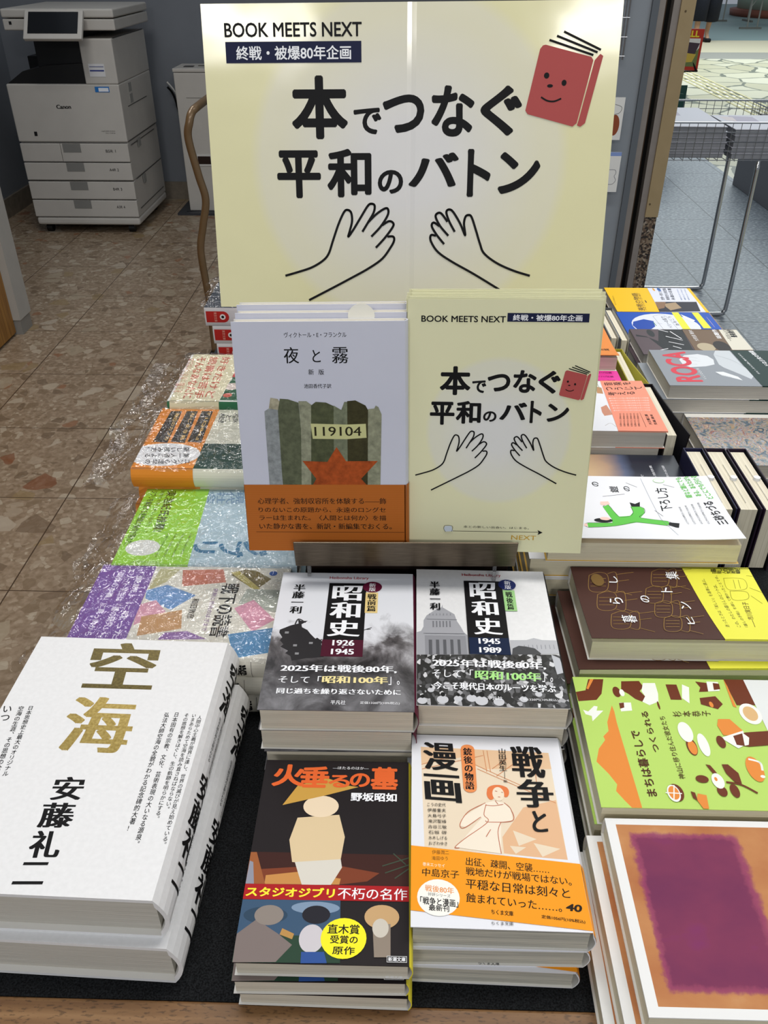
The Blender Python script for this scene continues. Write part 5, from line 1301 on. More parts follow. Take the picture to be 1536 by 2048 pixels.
# centre column
h = make_book('paperback_book', .1046, .148, .0152, '#1b1517', 'pages', A['hotaru'], spine_mat='#e6d83c')
stack(h, 'dark paperback with orange title and yellow round seal', .768, .0152, 3, -.0443, .3287, .22, [(-.0022, -.0028, .5), (.0008, -.0030, -.7)], 'dark paperbacks in the front middle stack')
s1 = make_book('paperback_book', .1133, .1585, .022, 'smoke_photo', 'pages', A['showa1'], b=.003, spine_mat='#5a1730')
stack(s1, 'paperback with warship in smoke and maroon seal', .810, .022, 4, -.0458, .4924, .31, [(-.0005, .0008, -.4), (.001, .0, .5), (0, 0, 0)], 'warship paperbacks in the middle stack')
s2 = make_book('paperback_book', .1112, .1596, .0215, 'jacket_white', 'pages', A['showa2'], b=.003, spine_mat='#26262a')
stack(s2, 'paperback with grey parliament above a crowd, navy seal', .808, .0215, 4, .0688, .5013, -.38, [(-.001, .001, .5), (.0015, 0, -.5), (0, 0, 0)], 'parliament paperbacks in the middle stack')
mg = make_book('paperback_book', .1084, .1499, .018, 'white_paper', 'pages_newsprint', A['manga'], b=.003, bend=lambda u, v: .0035 * max(0, v / .1499) ** 5,
               band=('#f39a1c', (93.4, 103.4, 139, 149)), band_art=A['manga_band'][1:])
stack(mg, 'white paperback with tilted orange band and drawn woman', .776, .018, 3, .0636, .3469, -.42, [(-.002, -.001, .8), (-.005, -.0035, -.6)], 'white and orange paperbacks in the front stack', under=make_book('paperback_book', .1084, .1499, .018, 'white_paper', 'pages_newsprint', A['manga'], b=.003, bend=None,
               band=('#f39a1c', (93.4, 103.4, 139, 149)), band_art=A['manga_band'][1:]))
BK = '#101012'
kk = make_book('hardcover_book', .152, .218, .0402, 'jacket_white', 'pages_grey', A['kuukai'], b=.007, ct=.0028, inset=.004,
               spine_art=[('T', BK, '空海', 'v', 'M', 8, 10, 22, 0, 0, 52), ('T', BK, '安藤礼二', 'v', 'M', 9, 116, 20, 0, 0, 84), ('T', BK, '人間中心主義が限界に達し世界の滅びが', 'v', 'm', 24, 66, 3, 0, 0, 46), ('T', BK, 'いまあらためて空海を読み直さねば', 'v', 'm', 18, 66, 3, 0, 0, 46), ('T', BK, '弘法大師空海の全貌がわかる', 'v', 'm', 12, 66, 3, 0, 0, 40)])
stack(kk, 'thick white hardcover with two large gold characters', .803, .0402, 2, -.216, .3815, -1.3, [(.0050, -.006, -.5)], 'thick white hardcovers at the front left')

# right column, turned a quarter to the left
gr = make_book('paperback_book', .122, .173, .0193, '#b5d568', 'pages_cream', A['green'], b=.002)
stack(gr, 'lime green paperback with orange mountain and brown drawings', .780, .0193, 3, .225, .420, 90, [(-.002, .001, .3), (.0, 0, 0)], 'lime green paperbacks on the right')
ro = make_book('paperback_book', .127, .180, .0176, 'abstract_print', 'pages_cream', None, b=.002, ct=.001, spine_mat='#cfc6ae')
stack(ro, 'white bordered book with magenta block on orange brown', .775, .0176, 3, .2305, .2905, 90, [(-.010, -.001, .3), (-.017, -.003, -.4)], 'magenta picture books at the front right')
br = make_book('paperback_book', .099, .160, .0195, '#4b3029', 'pages_cream', A['brown'], b=.002, bend=lambda u, v: .005 * max(0, 1 - u / .07) ** 2,
               band=('#e6e34c', (106.3, 100.1)), band_art=A['brown_band'][1:])
stack(br, 'dark brown book with drawn chairs and yellow band', .800, .0195, 4, .2335, .5500, 90.5, [(-.010, -.009, 1.2), (-.016, -.007, .5)], 'brown and yellow books on the right', under=make_book('paperback_book', .099, .160, .0195, '#4b3029', 'pages_cream', A['brown'], b=.002, bend=None,
               band=('#e6e34c', (106.3, 100.1)), band_art=A['brown_band'][1:]))
wh = make_book('paperback_book', .114, .172, .0205, 'white_paper', 'pages_cream', A['white'], b=.001, bend=lambda u, v: .006 * max(0, 1 - u / .08) ** 2 + .002 * max(0, (v - .12) / .05) ** 2, inner='#dcb458')
stack(wh, 'white book with a bending figure in green clothes', .827, .0205, 5, .216, .655, 90, [(-.014, .004, 0), (-.014, .001, .5), (-.012, .003, -.4), (-.013, 0, .3)], 'white books with the green figure', under=make_book('paperback_book', .114, .172, .0205, 'white_paper', 'pages_cream', A['white'], b=.001, bend=None, inner='#dcb458'))
sa = make_book('paperback_book', .131, .188, .022, 'white_paper', 'pages_grey', A['salmon'], b=.002, band=('#ee947a', (131.7, 135.8)), band_art=A['salmon_band'][1:])
stack(sa, 'white book with salmon pink band and dark lettering', .810, .022, 4, .206, .9035, 90, [(-.004, .002, .3), (-.003, .001, -.4), (0, 0, 0)], 'salmon banded books on the right')
su = make_book('paperback_book', .125, .188, .019, 'sunset_photo', 'pages', [('T', WHT, s_, 'h', 'g', 14 + 0 * i, 172 - i * 14, 86, 0, 0, 2.6) for i, s_ in enumerate(('知らない土地を歩く、', 'はじめての旅の記録', '風景と記憶をめぐる随想'))] + [('T', '#2a2e40', '外地', 'v', 'b', 40, 20, 10, 0, 0, 60)] if False else [('T', '#e6e6ea', '知らない土地を歩く旅の記録', 'h', 'g', 12, 168, 90, 0, 0, 3), ('T', '#e6e6ea', '風景と記憶をめぐる随想集', 'h', 'g', 12, 154, 90, 0, 0, 3), ('T', '#e6e6ea', '静かな朝の光の中で', 'h', 'g', 12, 140, 70, 0, 0, 3), ('T', '#23273a', '外 地', 'h', 'b', 10, 84, 50, 0, 0, 9)], b=.002)
stack(su, 'dusk sky photo book between salmon and white stacks', .779, .019, 3, .218, .7755, 90, [(0, 0, .6)], 'dusk sky books on the right')
og = make_book('paperback_book', .128, .188, .019, '#e58d45', 'pages', [('P', '#e4e4e8', [(0, 110), (128, 150), (128, 166), (60, 140), (0, 124)]), ('T', '#3a2410', '音と言葉', 'v', 'b', 20, 150, 9, 0, 0, 30)], b=.002, bend=lambda u, v: .004 * max(0, 1 - u / .05) ** 2)
stack(og, 'plain orange book behind the bright pink book', .817, .019, 5, .188, 1.089, 90, [(0, .003, .4)], 'orange books on the right', under=make_book('paperback_book', .128, .188, .019, '#e58d45', 'pages', [('P', '#e4e4e8', [(0, 110), (128, 150), (128, 166), (60, 140), (0, 124)]), ('T', '#3a2410', '音と言葉', 'v', 'b', 20, 150, 9, 0, 0, 30)], b=.002, bend=None))
pk = make_book('paperback_book', .052, .188, .0256, '#e23c9c', 'pages', [('T', '#7a1050', '詩のことば集', 'v', 'b', 8 + 12 * i, 150, 5, 0, 0, 30) for i in range(4)], b=.002)
stack(pk, 'bright pink book between orange and salmon stacks', .799, .0256, 3, .188, .9975, 90, [(0, .001, .4)], 'pink books on the right')
# far right column
mu = make_book('paperback_book', .13, .21, .019, 'mural_print', 'pages', [('P', '#dfe0e2', [(0, 110), (30, 110), (30, 212), (0, 212)]), ('P', '#e4e2da', [(120, 0), (132, 0), (132, 212), (120, 212)])], b=.001)
stack(mu, 'book with busy muted painting of many figures', .760, .019, 2, .471, .915, 90, [(0, 0, .4)], 'painted cover books on the far right')
rc = make_book('paperback_book', .113, .166, .0195, '#8b9198', 'pages_grey', A['roca'], b=.001, band=('#12302c', (117.4, 112.2)), band_art=A['roca_band'][1:])
stack(rc, 'grey book with big red letters, dark green band', .800, .0195, 4, .423, 1.0365, 90, [(-.012, .0, .2), (-.014, .0, -.2), (-.006, .001, .2)], 'grey books with red letters')
bl = make_book('paperback_book', .100, .170, .0175, '#5a4d52', 'pages_grey', A['black'], b=.001, band=('#705a45', (80.7, 83.5)), band_art=A['black_band'][1:])
stack(bl, 'dark plum book with slashed white letters, brown band', .757, .0175, 2, .445, 1.2275, 90, [(-.006, -.002, .4)], 'dark thrillers on the far right')
bu = make_book('paperback_book', .105, .158, .0115, '#1450b4', 'pages_grey', A['blue'], b=.001)
stack(bu, 'blue book with white oval and blue berry', .745, .0115, 2, .441, 1.332, 90, [(-.002, 0, .3)], 'blue books on the far right')
ye = make_book('paperback_book', .122, .158, .018, '#f4c210', 'pages_grey', A['yellow'], b=.001, band=('#dfe2ee', (73, 79.5, 152, 152)), band_art=A['yellow_band'][1:])
stack(ye, 'bright yellow book with white picture band, farthest back', .740, .018, 1, .448, 1.461, 90, [], None)
del ye['group']

# left column, turned a quarter to the right, in clear wrappers
def bands_spine(): pass
pu = make_book('paperback_book', .1185, .176, .021, '#d9d6ca', 'pages', A['purple'], b=.003, band=('#7a56a0', (126, 126)), band_art=A['purple_band'][1:], film=(.006, .004, .026, 1.3),
               spine_art=[('T', BK, '戦下の読書', 'v', 'M', 5, 22, 13, 0, 0, 80), ('L', BK, .3, [(2, 18), (22, 18)])])
stack(pu, 'purple banded book picturing scattered small booklets', .785, .021, 3, -.1905, .5500, -90.5, [(-.006, .001, -1.2)], 'purple banded books on the left')
gh = make_book('paperback_book', .132, .174, .0213, '#a9c0cc', 'pages', A['ghibli'], b=.003, band=('#93cc3a', (108, 102.2)), band_art=A['ghibli_band'][1:], film=(.007, .004, .04, 4.1),
               spine_art=[('T', '#3c5a6e', '現代文化とアニメ論', 'v', 'b', 6, 10, 10, 0, 0, 90)])
stack(gh, 'light blue book with lime green band', .786, .0213, 3, -.1838, .6760, -90, [(.004, .001, .8)], 'blue and green banded books on the left')
orr = make_book('paperback_book', .137, .192, .0222, '#d9d7c4', 'pages', A['orange'], b=.004, band=('#e08a2c', (124, 126.5)), band_art=A['orange_band'][1:], film=(.007, .004, .055, 8.7),
                spine_art=[('T', BK, '河合俊雄', 'v', 'M', 5, 138, 9, 0, 0, 26), ('T', BK, '創元社', 'v', 'g', 8, 170, 4, 0, 0, 12)])
stack(orr, 'cream and dark green book with orange band', .811, .0222, 4, -.189, .8095, -90, [(.004, .002, .6)], 'orange banded books on the left')
cr = make_book('paperback_book', .135, .190, .0196, '#e2e2de', 'pages', A['cream'], b=.003, band=('#d9d2b0', (121, 128.5, 187, 187)), band_art=A['cream_band'][1:], film=(.007, .004, .05, 12.2), spine_mat='#2f6a48')
stack(cr, 'white and green book with red lettered cream band', .820, .0196, 5, -.184, .9470, -90, [(.003, .001, .5)], 'cream banded books on the left')
sl = make_book('paperback_book', .128, .180, .026, '#343a42', 'pages', None, b=.0005, spine_mat='#cfcccc', film=(.004, .002, .012, 17.),
               spine_art=[('P', '#b52a25', [(5, 178), (5, 154)] + [(13 - 8 * math.cos(a), 154 - 8 * math.sin(a)) for a in (0.2, .6, 1.1, 1.57, 2.0, 2.5, 2.9)] + [(21, 154), (21, 178)]), ('E', '#e6e2de', 9, 151, 17, 159), ('E', '#1a1a1a', 11, 153, 15, 157), ('T', '#e0a898', '東京文庫', 'h', 'g', 6, 163, 14, 0, 0, 4)])
stack(sl, 'dark slate book with white spine and red label', .852, .026, 5, -.187, 1.165, -90, [(.009, -.001, 0), (.012, -.001, .2)], 'slate books with red spine labels')
bk = make_book('paperback_book', .10, .15, .012, '#d8c4dc', 'pages', [('T', '#9a5ab0', '中 心 の 言葉', 'h', 'b', 10, 110, 80, 0, 0, 16)], b=.001)
bk.location = (-.150, 1.040, .804); bk.rotation_euler = (0, 0, R(-96))
tag(bk, 'thin pale lilac book wedged between the cream and slate stacks', 'book'); 
bx = make_book('paperback_book', .09, .15, .081, '#c9c2cc', 'pages', None, b=0); bx.location = (-.155, 1.038, .722); bx.rotation_euler = (0, 0, R(-90)); tag(bx, 'thick pale book under the thin lilac one, left side', 'book')

# books standing on their tails with the heads up, between the two right columns
def standing(x0, x1, y0, y1, z, cover, label, pages='pages_up', flare=0.0, slip=False, gap=.002, lining='#15151f'):
    W = y1 - y0; H = z - .722; T = x1 - x0; t = thing('standing_book', ((x0 + x1) / 2, (y0 + y1) / 2, .722), label, 'book', 'books standing upright between the right hand columns')
    m = MB(); m.box(-T / 2 + gap, T / 2 - gap, -W / 2 + .003, W / 2 - .002, .002, H - .003, pages); m.build('page_block', t)
    m = MB()
    n = 12
    for sgn, fl in ((-1, 0.0), (1, flare)):
        for i in range(n):
            a, b = i / n, (i + 1) / n
            def q(s_, z_, o): 
                y = -W / 2 + W * s_; x = sgn * (T / 2 + o) + fl * (1 - s_) ** 1.3 * (.35 + .65 * z_ / H); return (x, y, z_)
            for o0, o1, kk_ in ((.0012, .0012, cover), (0, 0, lining)): m.face([q(a, 0, o0), q(b, 0, o0), q(b, H, o0), q(a, H, o0)], kk_)
            m.face([q(a, H, 0), q(b, H, 0), q(b, H, .0012), q(a, H, .0012)], cover)
        m.face([q(0, 0, 0), q(0, 0, .0012), q(0, H, .0012), q(0, H, 0)], cover)
    m.box(-T / 2 - .0012, T / 2 + .0012, W / 2, W / 2 + .0015, 0, H, cover); m.build('cover', t, recalc=False)
    if slip:
        m = MB(); m.box(.0, .0006, -.045, .03, H - .006, H - .0022, '#c9c4b8'); m.lathe([(.0001, H + .0008), (.0035, H + .0005), (.0035, H - .003)], .002, .0, '#e6e8ea', 14); m.build('sales_slip', t)
    return t
ZS = .80
ss = STANDING
for i, (x0, x1, y0, y1) in enumerate(ss['navy']):
    standing(x0, x1, y0, y1, ZS, '#2a1c2e' if i else '#20203e', ('navy bound thick book standing upright, nearest the salmon stack', 'thick cream paged book standing upright, middle of the three', 'thick cream paged book standing upright, rightmost of the three')[i], slip=True)
standing(*ss["dark"], .802, '#1c1416', 'standing book with a dark cover bowed open beside the salmon stack', flare=.011)
standing(*ss["yellow"], .796, '#a39a2c', 'standing book with a bowed yellow green cover beside the pink stack', flare=.012, lining='#c9c455')
standing(*ss["w1"], .802, '#55585c', 'pale standing book beside the blue book', lining='#cfcdc4')
standing(*ss["w2"], .802, '#8a8d90', 'pale standing book left of its twin beside the orange stack', lining='#cfcdc4')

# ------------------------------------------------------------------ display stand with the leaning book and the flyers
riser = tag(box_obj('display_riser', -.088, .098, .605, .74, .722, .826, '#241a17', bevel=.002), 'dark wooden riser block under the book stand', 'riser')
st = thing('book_stand', (.004, .60, .826), 'book stand with a brushed metal lip holding the white book and the flyers', 'book stand')
m = MB(); m.box(-.092, .093, -.036, .10, .0005, .004, 'brushed_metal'); m.build('shelf', st)
m = MB(); Lm = Matrix.Translation((-.0, -.036, .0)) @ Matrix.Rotation(R(1.2), 4, 'Z') @ Matrix.Rotation(R(12), 4, 'X'); m.box(-.094, .093, -.0015, 0, 0, .030, 'brushed_metal', Lm); m.build('lip', st, bevel=.0006)
m = MB(); Bm = Matrix.Translation((0, .047, .004)) @ Matrix.Rotation(R(-12), 4, 'X'); m.box(-.08, .08, 0, .002, 0, .14, 'brushed_metal', Bm); m.build('back_plate', st)
for x in (-.085, .075): m = MB(); m.box(x, x + .003, -.034, -.030, -.104, 0, 'acrylic'); m.build('acrylic_leg', st)

def leaning(root, B, lean, yaw, roll, T, H):
    # B: middle of the lower front edge
    Rm = Matrix.Rotation(R(yaw), 4, 'Z') @ Matrix.Rotation(R(90 - lean), 4, 'X') @ Matrix.Rotation(R(roll), 4, 'Z')
    off = Rm @ Vector((0, H / 2, -T)); root.rotation_euler = Rm.to_euler(); root.location = Vector(B) + off
yo = make_book('hardcover_book', .134, .194, .013, 'night_white', 'pages', A['yoru'], b=.002, ct=.0012, band=('orange_laid', (133.6, 133.6)), band_art=A['yoru_band'])
leaning(yo, (-.0630, .5690, .8365), 11.26, -.72, 1.23, .013, .194)
tag(yo, 'white hardcover with striped cloth picture and orange band, front one on the stand', 'book', 'white hardcovers leaning on the stand')
for i, (dx, dz, lab) in enumerate(((.001, .0015, 'white hardcover leaning directly behind the front one, its top edge showing'), (.0, .003, 'white hardcover, rearmost of the three leaning on the stand'))):
    c_ = copy_tree(yo); leaning(c_, (-.0630 + dx, .5690 + .0142 * (i + 1), .8365 + dz), 11.26, -.72, 1.23, .013, .194); c_['label'] = lab
    for ch in c_.children:
        if ch.name.startswith('belly_band'): pass
sl_ = MB(); sl_.lathe([(.0001, 0), (.0105, 0)], 0, 0, '#eceadf', 24); so = sl_.build('sales_slip', bpy.data.objects['hardcover_book.003'], recalc=False)
so.scale = (1, .9, 1); so.location = (.032, .0945, .0135)
fw, fh = .148, .210
def sheet(name, w, h, key, th, art, pos, label, cat, group, split=0, bf=None):
    m = MB(); bf = bf or (lambda u, v: 0.0); nx = 60 if bf(.5 * w, .5 * h) else 2
    for i in range(nx):
        a, b = w * i / nx, w * (i + 1) / nx; f = lambda u, v, z: (u - w / 2, h / 2 - v, z + bf(u, v))
        m.face([f(a, h, th), f(b, h, th), f(b, 0, th), f(a, 0, th)], key, [(a / w, 0), (b / w, 0), (b / w, 1), (a / w, 1)])
        m.face([f(a, 0, 0), f(b, 0, 0), f(b, h, 0), f(a, h, 0)], key, [(0.01, .01)] * 4)
        for v in (0, h): m.face([f(a, v, 0), f(b, v, 0), f(b, v, th), f(a, v, th)], key, [(0.01, .01)] * 4)
    for u in (0, w): m.face([(u - w / 2, h / 2, bf(u, 0)), (u - w / 2, -h / 2, bf(u, h)), (u - w / 2, -h / 2, th + bf(u, h)), (u - w / 2, h / 2, th + bf(u, 0))], key, [(0.01, .01)] * 4)
    if art: Page(m, w, h, lambda u, v, e: (u - w / 2, h / 2 - v, th + e + bf(u, v)), split=split, eps=1.6e-5).art(art)
    o = m.build(name, None, recalc=False); tag(o, label, cat, group); leaning(o, *pos, th, h); return o
sheet('flyer', fw, fh, 'flyer_paper', .0004, A['flyer'], ((.0779, .5716, .8367), 12.35, -2.74, 1.03), 'pale yellow campaign flyer with hands and red book, front one', 'flyer', 'pale yellow flyers on the stand')
for i in range(6):
    sheet('flyer', fw, fh, 'flyer_paper', .0012, None, ((.0779 - .001 * (i % 2) + .0006 * i, .5716 + .0022 * (i + 1), .8372 + .0006 * i), 12.35, -2.74, 1.03 + (-.3, .2, -.5, .4, -.2, .3)[i]), 'pale yellow flyer behind the front one, %s from the front' % ('second', 'third', 'fourth', 'fifth', 'sixth', 'last')[i], 'flyer', 'pale yellow flyers on the stand')
sheet('campaign_poster', .364, .257, 'poster_paper', .003, A['poster'], ((.0026, .7787, .9746), 13.38, -.98, .64), 'large pale yellow poster with hands and red smiling book', 'poster', None)
es = thing('poster_easel', (.0, .83, .722), 'thin metal easel holding the large poster behind the stand', 'easel')
m = MB(); m.box(-.12, .12, -.06, .10, 0, .006, 'brushed_metal'); m.build('base', es)
for x in (-.08, .08): m = MB(); m.tube([(x, .02, .005), (x, .006, .30), (x, .07, .42)], .003, 'wire_steel', 8); m.build('post', es)
m = MB(); m.box(-.1, .1, -.056, .012, .246, .250, 'brushed_metal'); m.build('ledge', es)

# ------------------------------------------------------------------ outside: basket cart with wrapped magazines
bc = thing('wire_basket_cart', (1.32, 3.55, 0), 'chrome wire basket cart on tall bent legs outside the doorway', 'basket')
def rel(p): return (p[0] - 1.32, p[1] - 3.55, p[2])
m = MB(); X0, X1, Y0, Y1, Z0, Z1 = .90, 1.95, 3.33, 3.87, .605, .733
for z in (Z1,):
    m.tube([rel((X0, Y0, z)), rel((X1, Y0, z))], .0035, 'chrome', 8); m.tube([rel((X0, Y1, z)), rel((X1, Y1, z))], .0035, 'chrome', 8)
    for x in (X0, X1): m.tube([rel((x, Y0, z)), rel((x, Y1, z))], .0035, 'chrome', 8)
for k_ in range(1, 5):
    z = Z0 + (Z1 - Z0) * (k_ - 1) / 4
    for y in (Y0, Y1): m.tube([rel((X0, y, z)), rel((X1, y, z))], .0014, 'wire_steel', 6)
    for x in (X0, X1): m.tube([rel((x, Y0, z)), rel((x, Y1, z))], .0014, 'wire_steel', 6)
n = 33
for i in range(n + 1):
    x = X0 + (X1 - X0) * i / n
    for y in (Y0, Y1): m.tube([rel((x, y, Z0 - .004)), rel((x, y, Z1))], .0012, 'wire_steel', 6)
    m.tube([rel((x, Y0, Z0)), rel((x, Y1, Z0))], .0012, 'wire_steel', 6)
for i in range(16):
    y = Y0 + (Y1 - Y0) * i / 15
    for x in (X0, X1): m.tube([rel((x, y, Z0)), rel((x, y, Z1))], .0012, 'wire_steel', 6)
m.build('basket', bc)
for y, z1 in ((3.65, .604), (3.335, .604)):
    m = MB(); m.tube(spline([rel((1.31, y, z1)), rel((1.315, y, .3)), rel((1.318, y, .06)), rel((1.312, y, .02)), rel((1.28, y, .0085)), rel((1.0, y, .0085))], 6), .0085, 'chrome', 12); m.build('leg', bc, True)
for y in (3.65, 3.335):
    m = MB(); m.tube(spline([rel((1.9, y, .604)), rel((1.9, y, .3)), rel((1.9, y, .06)), rel((1.89, y, .0085)), rel((1.7, y, .0085))], 6), .0085, 'chrome', 12); m.build('leg', bc, True)
def mag(x0, x1, y0, y1, z, th, label, rot):
    t = thing('magazine', ((x0 + x1) / 2, (y0 + y1) / 2, z), label, 'magazine', 'wrapped magazines in the wire basket', (0, 0, R(rot)))
    W, H = x1 - x0, y1 - y0
    m = MB(); m.box(-W / 2 + .003, W / 2 - .003, -H / 2 + .003, H / 2 - .003, .0, th - .0015, '#8f9196'); m.build('pages', t)
    m = MB(); m.box(-W / 2, W / 2, -H / 2, H / 2, th - .0015, th + .0005, '#c9c9d2'); Page(m, W, H, lambda u, v, e: (u - W / 2, H / 2 - v, th + .0005 + e)).art([('P', '#a9a2b4', [(60, 20), (150, 40), (140, 200), (40, 180)]), ('P', '#d0c4c4', [(20, 30), (70, 50), (60, 140), (25, 120)])]); m.build('cover', t)
    return t
NN = ['bottom', 'second from the bottom', 'third from the bottom', 'fourth from the bottom', 'fifth from the bottom', 'topmost']
for i in range(6):
    mag(.93, 1.185, 3.36, 3.80, .6065 + i * .0182, .0172, 'pale wrapped magazine in the left pile of the wire basket, %s' % NN[i], rnd.uniform(-1, 1) if i < 5 else -2)
for i in range(5):
    mag(1.205, 1.55, 3.345, 3.66, .6065 + i * .0205, .0195, 'pale wrapped magazine in the right pile of the wire basket, %s' % (NN[:4] + ['topmost'])[i], rnd.uniform(-.6, .6))
# grey bench box and stand of magazines
tag(box_obj('grey_display_box', 2.09, 2.6, 4.3, 5.66, 0, .36, '#77777a', bevel=.003), 'plain grey display box on the floor behind the wire basket', 'box')
wb = thing('wire_basket', (2.33, 5.1, .36), 'small wire basket of dark magazines standing on the grey display box', 'basket')
m = MB()
for z in (.0, .04, .08, .125):
    for a, b in (((-.24, -.5), (.2, -.5)), ((-.24, .5), (.2, .5)), ((-.24, -.5), (-.24, .5)), ((.2, -.5), (.2, .5))): m.tube([(*a, z + .003), (*b, z + .003)], .003 if z == .125 else .0015, 'wire_steel', 6)
for i in range(26):
    y = -.5 + i * .04
    for x in (-.24, .2): m.tube([(x, y, 0), (x, y, .125)], .0013, 'wire_steel', 6)
for i in range(12):
    x = -.24 + i * .04
    for y in (-.5, .5): m.tube([(x, y, 0), (x, y, .125)], .0013, 'wire_steel', 6)
m.build('wire_mesh', wb)
box_obj('magazine_pile', 2.12, 2.50, 4.65, 5.55, .364, .43, '#4a4038').name = 'catalogue'
tag(bpy.data.objects['catalogue'], 'dark catalogue lying inside the small wire basket', 'magazine')
mr = thing('magazine_rack', (1.95, 6.5, 0), 'thin black wire magazine rack behind the beige pillar', 'rack')
m = MB()
m.tube([(-.32, -.35, 0), (-.32, -.35, .6)], .006, '#1a1a1a', 8); m.tube([(-.05, .45, 0), (-.05, .45, .9)], .006, '#1a1a1a', 8); m.tube([(-.32, -.35, .3), (-.05, .45, .3)], .005, '#1a1a1a', 8); m.tube([(-.32, -.35, .012), (-.05, .45, .012)], .008, '#1a1a1a', 8)
m.tube([(-.2, .42, .50), (.19, .49, .50)], .006, '#111111', 8); m.tube([(.1, .47, .62), (.17, .44, .50)], .006, '#111111', 8); m.tube([(.1, .47, .62), (.02, .44, .50)], .006, '#111111', 8); m.build('frame', mr)
m = MB(); m.tube([(-.36, -.5, .158), (-.12, -.5, .158)], .005, '#1a1a1a', 8); m.build('lower_shelf', mr)
m = MB(); m.box(-.3, 0, -.006, .006, 0, .265, '#b3382a'); Page(m, .3, .265, lambda u, v, e: (u - .3, -.006 - e * 8, .265 - v)).art([('R', '#ddd8d0', 12, 60, 284, 240), ('P', '#6f7a4a', [(180, 240), (284, 120), (284, 240)]), ('P', '#4a3c44', [(150, 80), (284, 90), (260, 160), (180, 150)]), ('P', '#c9a94a', [(170, 150), (270, 160), (250, 210), (180, 215)]), ('R', '#e0d8cc', 10, 10, 150, 14), ('T', '#e8d23c', 'ALL', 'h', 'x', 170, 10, 100, 0, 0, 42)])
o = m.build('magazine'); o.location = (2.125, 6.95, .508); o.rotation_euler = (0, 0, R(-8)); tag(o, 'red covered magazine with yellow letters on the wire rack', 'magazine', 'magazines on the wire rack')
m = MB(); m.box(-.2, 0, -.006, .006, 0, .36, '#2c4a42'); Page(m, .2, .36, lambda u, v, e: (u - .2, -.006 - e * 8, .36 - v)).art([('R', '#34446c', 0, 180, 200, 360), ('P', '#c9b44a', [(140, 200), (180, 210), (170, 240)]), ('P', '#b8b8c4', [(100, 230), (190, 250), (180, 300), (120, 320)]), ('L', '#6f8a7a', 2, [(20, 30), (180, 50)])])
o = m.build('magazine'); o.location = (1.80, 6.0, .165); o.rotation_euler = (R(-4), 0, R(4)); tag(o, 'dark green and blue magazine standing low on the wire rack', 'magazine', 'magazines on the wire rack')

# far arcade: folding tables, round planter, passer-by
def folding_table(x, y, rz, label):
    t = thing('folding_table', (x, y, 0), label, 'table', 'folding tables in the arcade', (0, 0, R(rz)))
    m = MB(); m.box(-.3, .9, -.3, .3, .68, .71, '#b0a890'); m.build('table_top', t)
    for y_ in (0,):
        m = MB(); m.box(-.2, .2, -.02, .02, .0, .03, '#5f5f5a'); m.tube([(-.06, 0, .03), (-.06, 0, .68)], .014, '#74746e', 8); m.tube([(.12, 0, .03), (.12, 0, .68)], .014, '#74746e', 8); m.tube([(-.06, 0, .35), (.12, 0, .62)], .008, '#74746e', 8); m.build('leg_frame', t)
    m = MB(); m.box(.6, .64, -.25, .25, 0, .03, '#5f5f5a'); m.tube([(.62, 0, .03), (.62, 0, .68)], .014, '#74746e', 8); m.build('leg_frame', t)
    return t
folding_table(6.30, 17.9, 0, 'folding table on grey steel legs, nearer one in the arcade')
folding_table(6.25, 19.75, 2, 'folding table on grey steel legs, farther one in the arcade')
pl = thing('round_planter', (8.5, 21.5, 0), 'round pale green planter with a red brown foot at the far right', 'planter')
m = MB(); m.lathe([(0, .12), (1.25, .12), (1.3, .6), (1.3, .9), (1.2, .9), (1.2, .7), (0, .7)], 0, 0, '#9fb0a0', 48); m.build('tub', pl, True)
m = MB(); m.lathe([(0, 0), (1.38, 0), (1.40, .12), (1.25, .14), (0, .14)], 0, 0, '#7a4a3c', 48); m.build('foot_ring', pl, True)

def skin_obj(name, verts, edges, radii, k, parent=None, sub=2, root=0):
    me = bpy.data.meshes.new(name); me.from_pydata(verts, edges, []); o = bpy.data.objects.new(name, me); C.objects.link(o); o.parent = parent; me.materials.append(mat(k))
    sk = o.modifiers.new('skin', 'SKIN')
    for i, v in enumerate(me.skin_vertices[0].data): v.radius = (radii[i], radii[i]); v.use_root = (i == root)
    ss_ = o.modifiers.new('sub', 'SUBSURF'); ss_.levels = sub; ss_.render_levels = sub; sk.use_smooth_shade = True
    return o
pe = thing('person', (4.62, 15.2, 0), 'person in wide cropped navy trousers and black shoes walking away, legs only in view', 'person')
V = [(0, 0, .92), (0, 0, 1.15), (0, 0, 1.35), (0, 0, 1.48), (0, 0, 1.60), (-.1, 0, .86), (-.11, -.02, .48), (-.10, .0, .09), (-.10, -.12, .03), (.1, 0, .86), (.13, .10, .50), (.13, .22, .12), (.13, .10, .03),
     (-.2, 0, 1.34), (-.26, -.04, 1.08), (-.24, -.12, .86), (.2, 0, 1.34), (.26, .02, 1.08), (.25, -.05, .86), (0, -.01, 1.55), (-.235, -.15, .78), (.245, -.08, .78)]
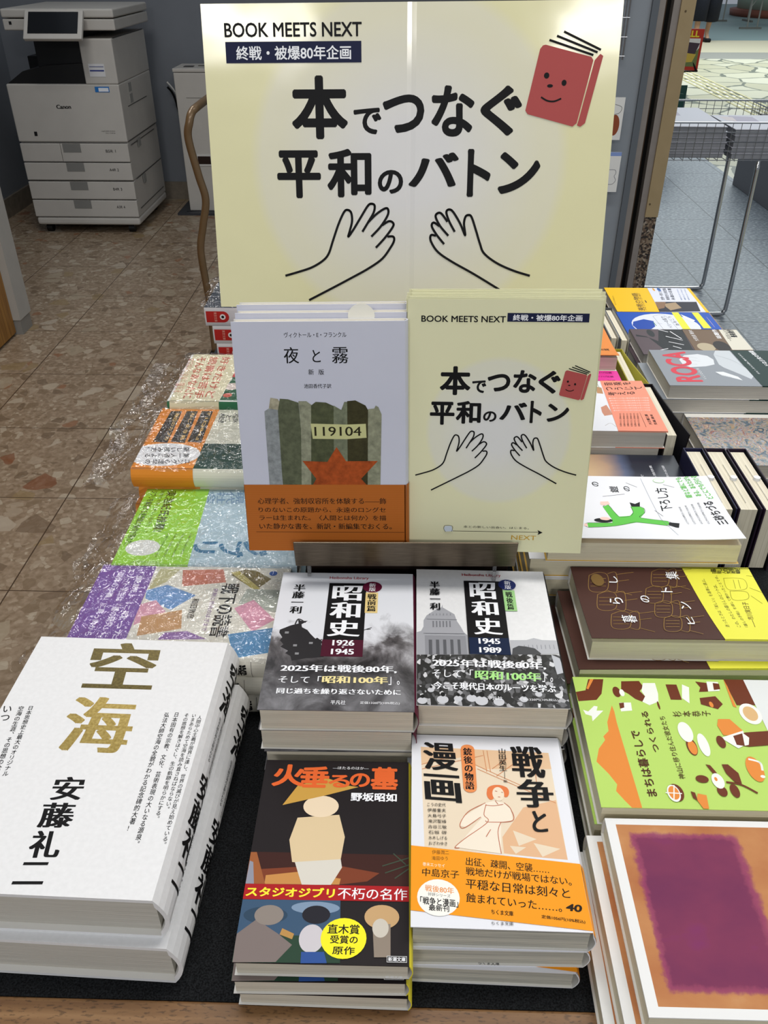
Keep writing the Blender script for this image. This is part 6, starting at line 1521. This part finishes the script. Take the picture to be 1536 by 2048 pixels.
Ed = [(0, 1), (1, 2), (2, 3), (3, 19), (19, 4), (0, 5), (5, 6), (6, 7), (7, 8), (0, 9), (9, 10), (10, 11), (11, 12), (2, 13), (13, 14), (14, 15), (15, 20), (2, 16), (16, 17), (17, 18), (18, 21)]
Rr = [.13, .12, .12, .05, .09, .085, .058, .034, .03, .085, .058, .034, .03, .05, .038, .026, .05, .038, .026, .085, .022, .022]
skin_obj('body', V, Ed, Rr, 'skin', pe)
m = MB(); 
for (x, y), (x2, y2) in (((-.1, 0), (-.105, 0)), ((.1, .02), (.13, .14))):
    m.tube([(x, y, .95), (x * .6 + x2 * .4, y * .6 + y2 * .4, .7), (x2, y2, .30)], [.12, .13, .12], 'navy_cloth', 20)
m.build('trousers', pe, True)
m = MB(); m.tube([(0, 0, .93), (0, 0, 1.1), (0, 0, 1.3), (0, 0, 1.44)], [.17, .16, .18, .09], '#2a2c33', 20)
for s_ in (-1, 1): m.tube([(s_ * .12, 0, 1.38), (s_ * .21, 0, 1.30), (s_ * .27, -.02, 1.05)], [.07, .062, .05], '#2a2c33', 14)
m.build('shirt', pe, True)
m = MB(); m.lathe([(.02, 1.72), (.09, 1.69), (.112, 1.6), (.10, 1.5), (.08, 1.47)], 0, .01, '#1a1614', 24); m.build('hair', pe, True)
for x, y in ((-.10, -.03), (.13, .19)): m = MB(); m.box(x - .045, x + .045, y - .15, y + .09, 0, .055, '#141416'); m.build('shoe', pe, bevel=.02)
for x, y, z in ((-.235, -.15, .76), (.245, -.08, .76)):
    vs = [(x, y, z), (x, y - .01, z - .05)]; es = [(0, 1)]; rr = [.02, .028]
    for i in range(4): a = len(vs); vs += [(x + (i - 1.5) * .004, y - .03 + i * .018, z - .09), (x + (i - 1.5) * .004, y - .03 + i * .018, z - (.12, .135, .13, .115)[i])]; es += [(1, a), (a, a + 1)]; rr += [.009, .007]
    a = len(vs); vs += [(x, y - .045, z - .055), (x, y - .055, z - .085)]; es += [(0, a), (a, a + 1)]; rr += [.01, .008]
    skin_obj('hand', vs, es, rr, 'skin', pe, 1)
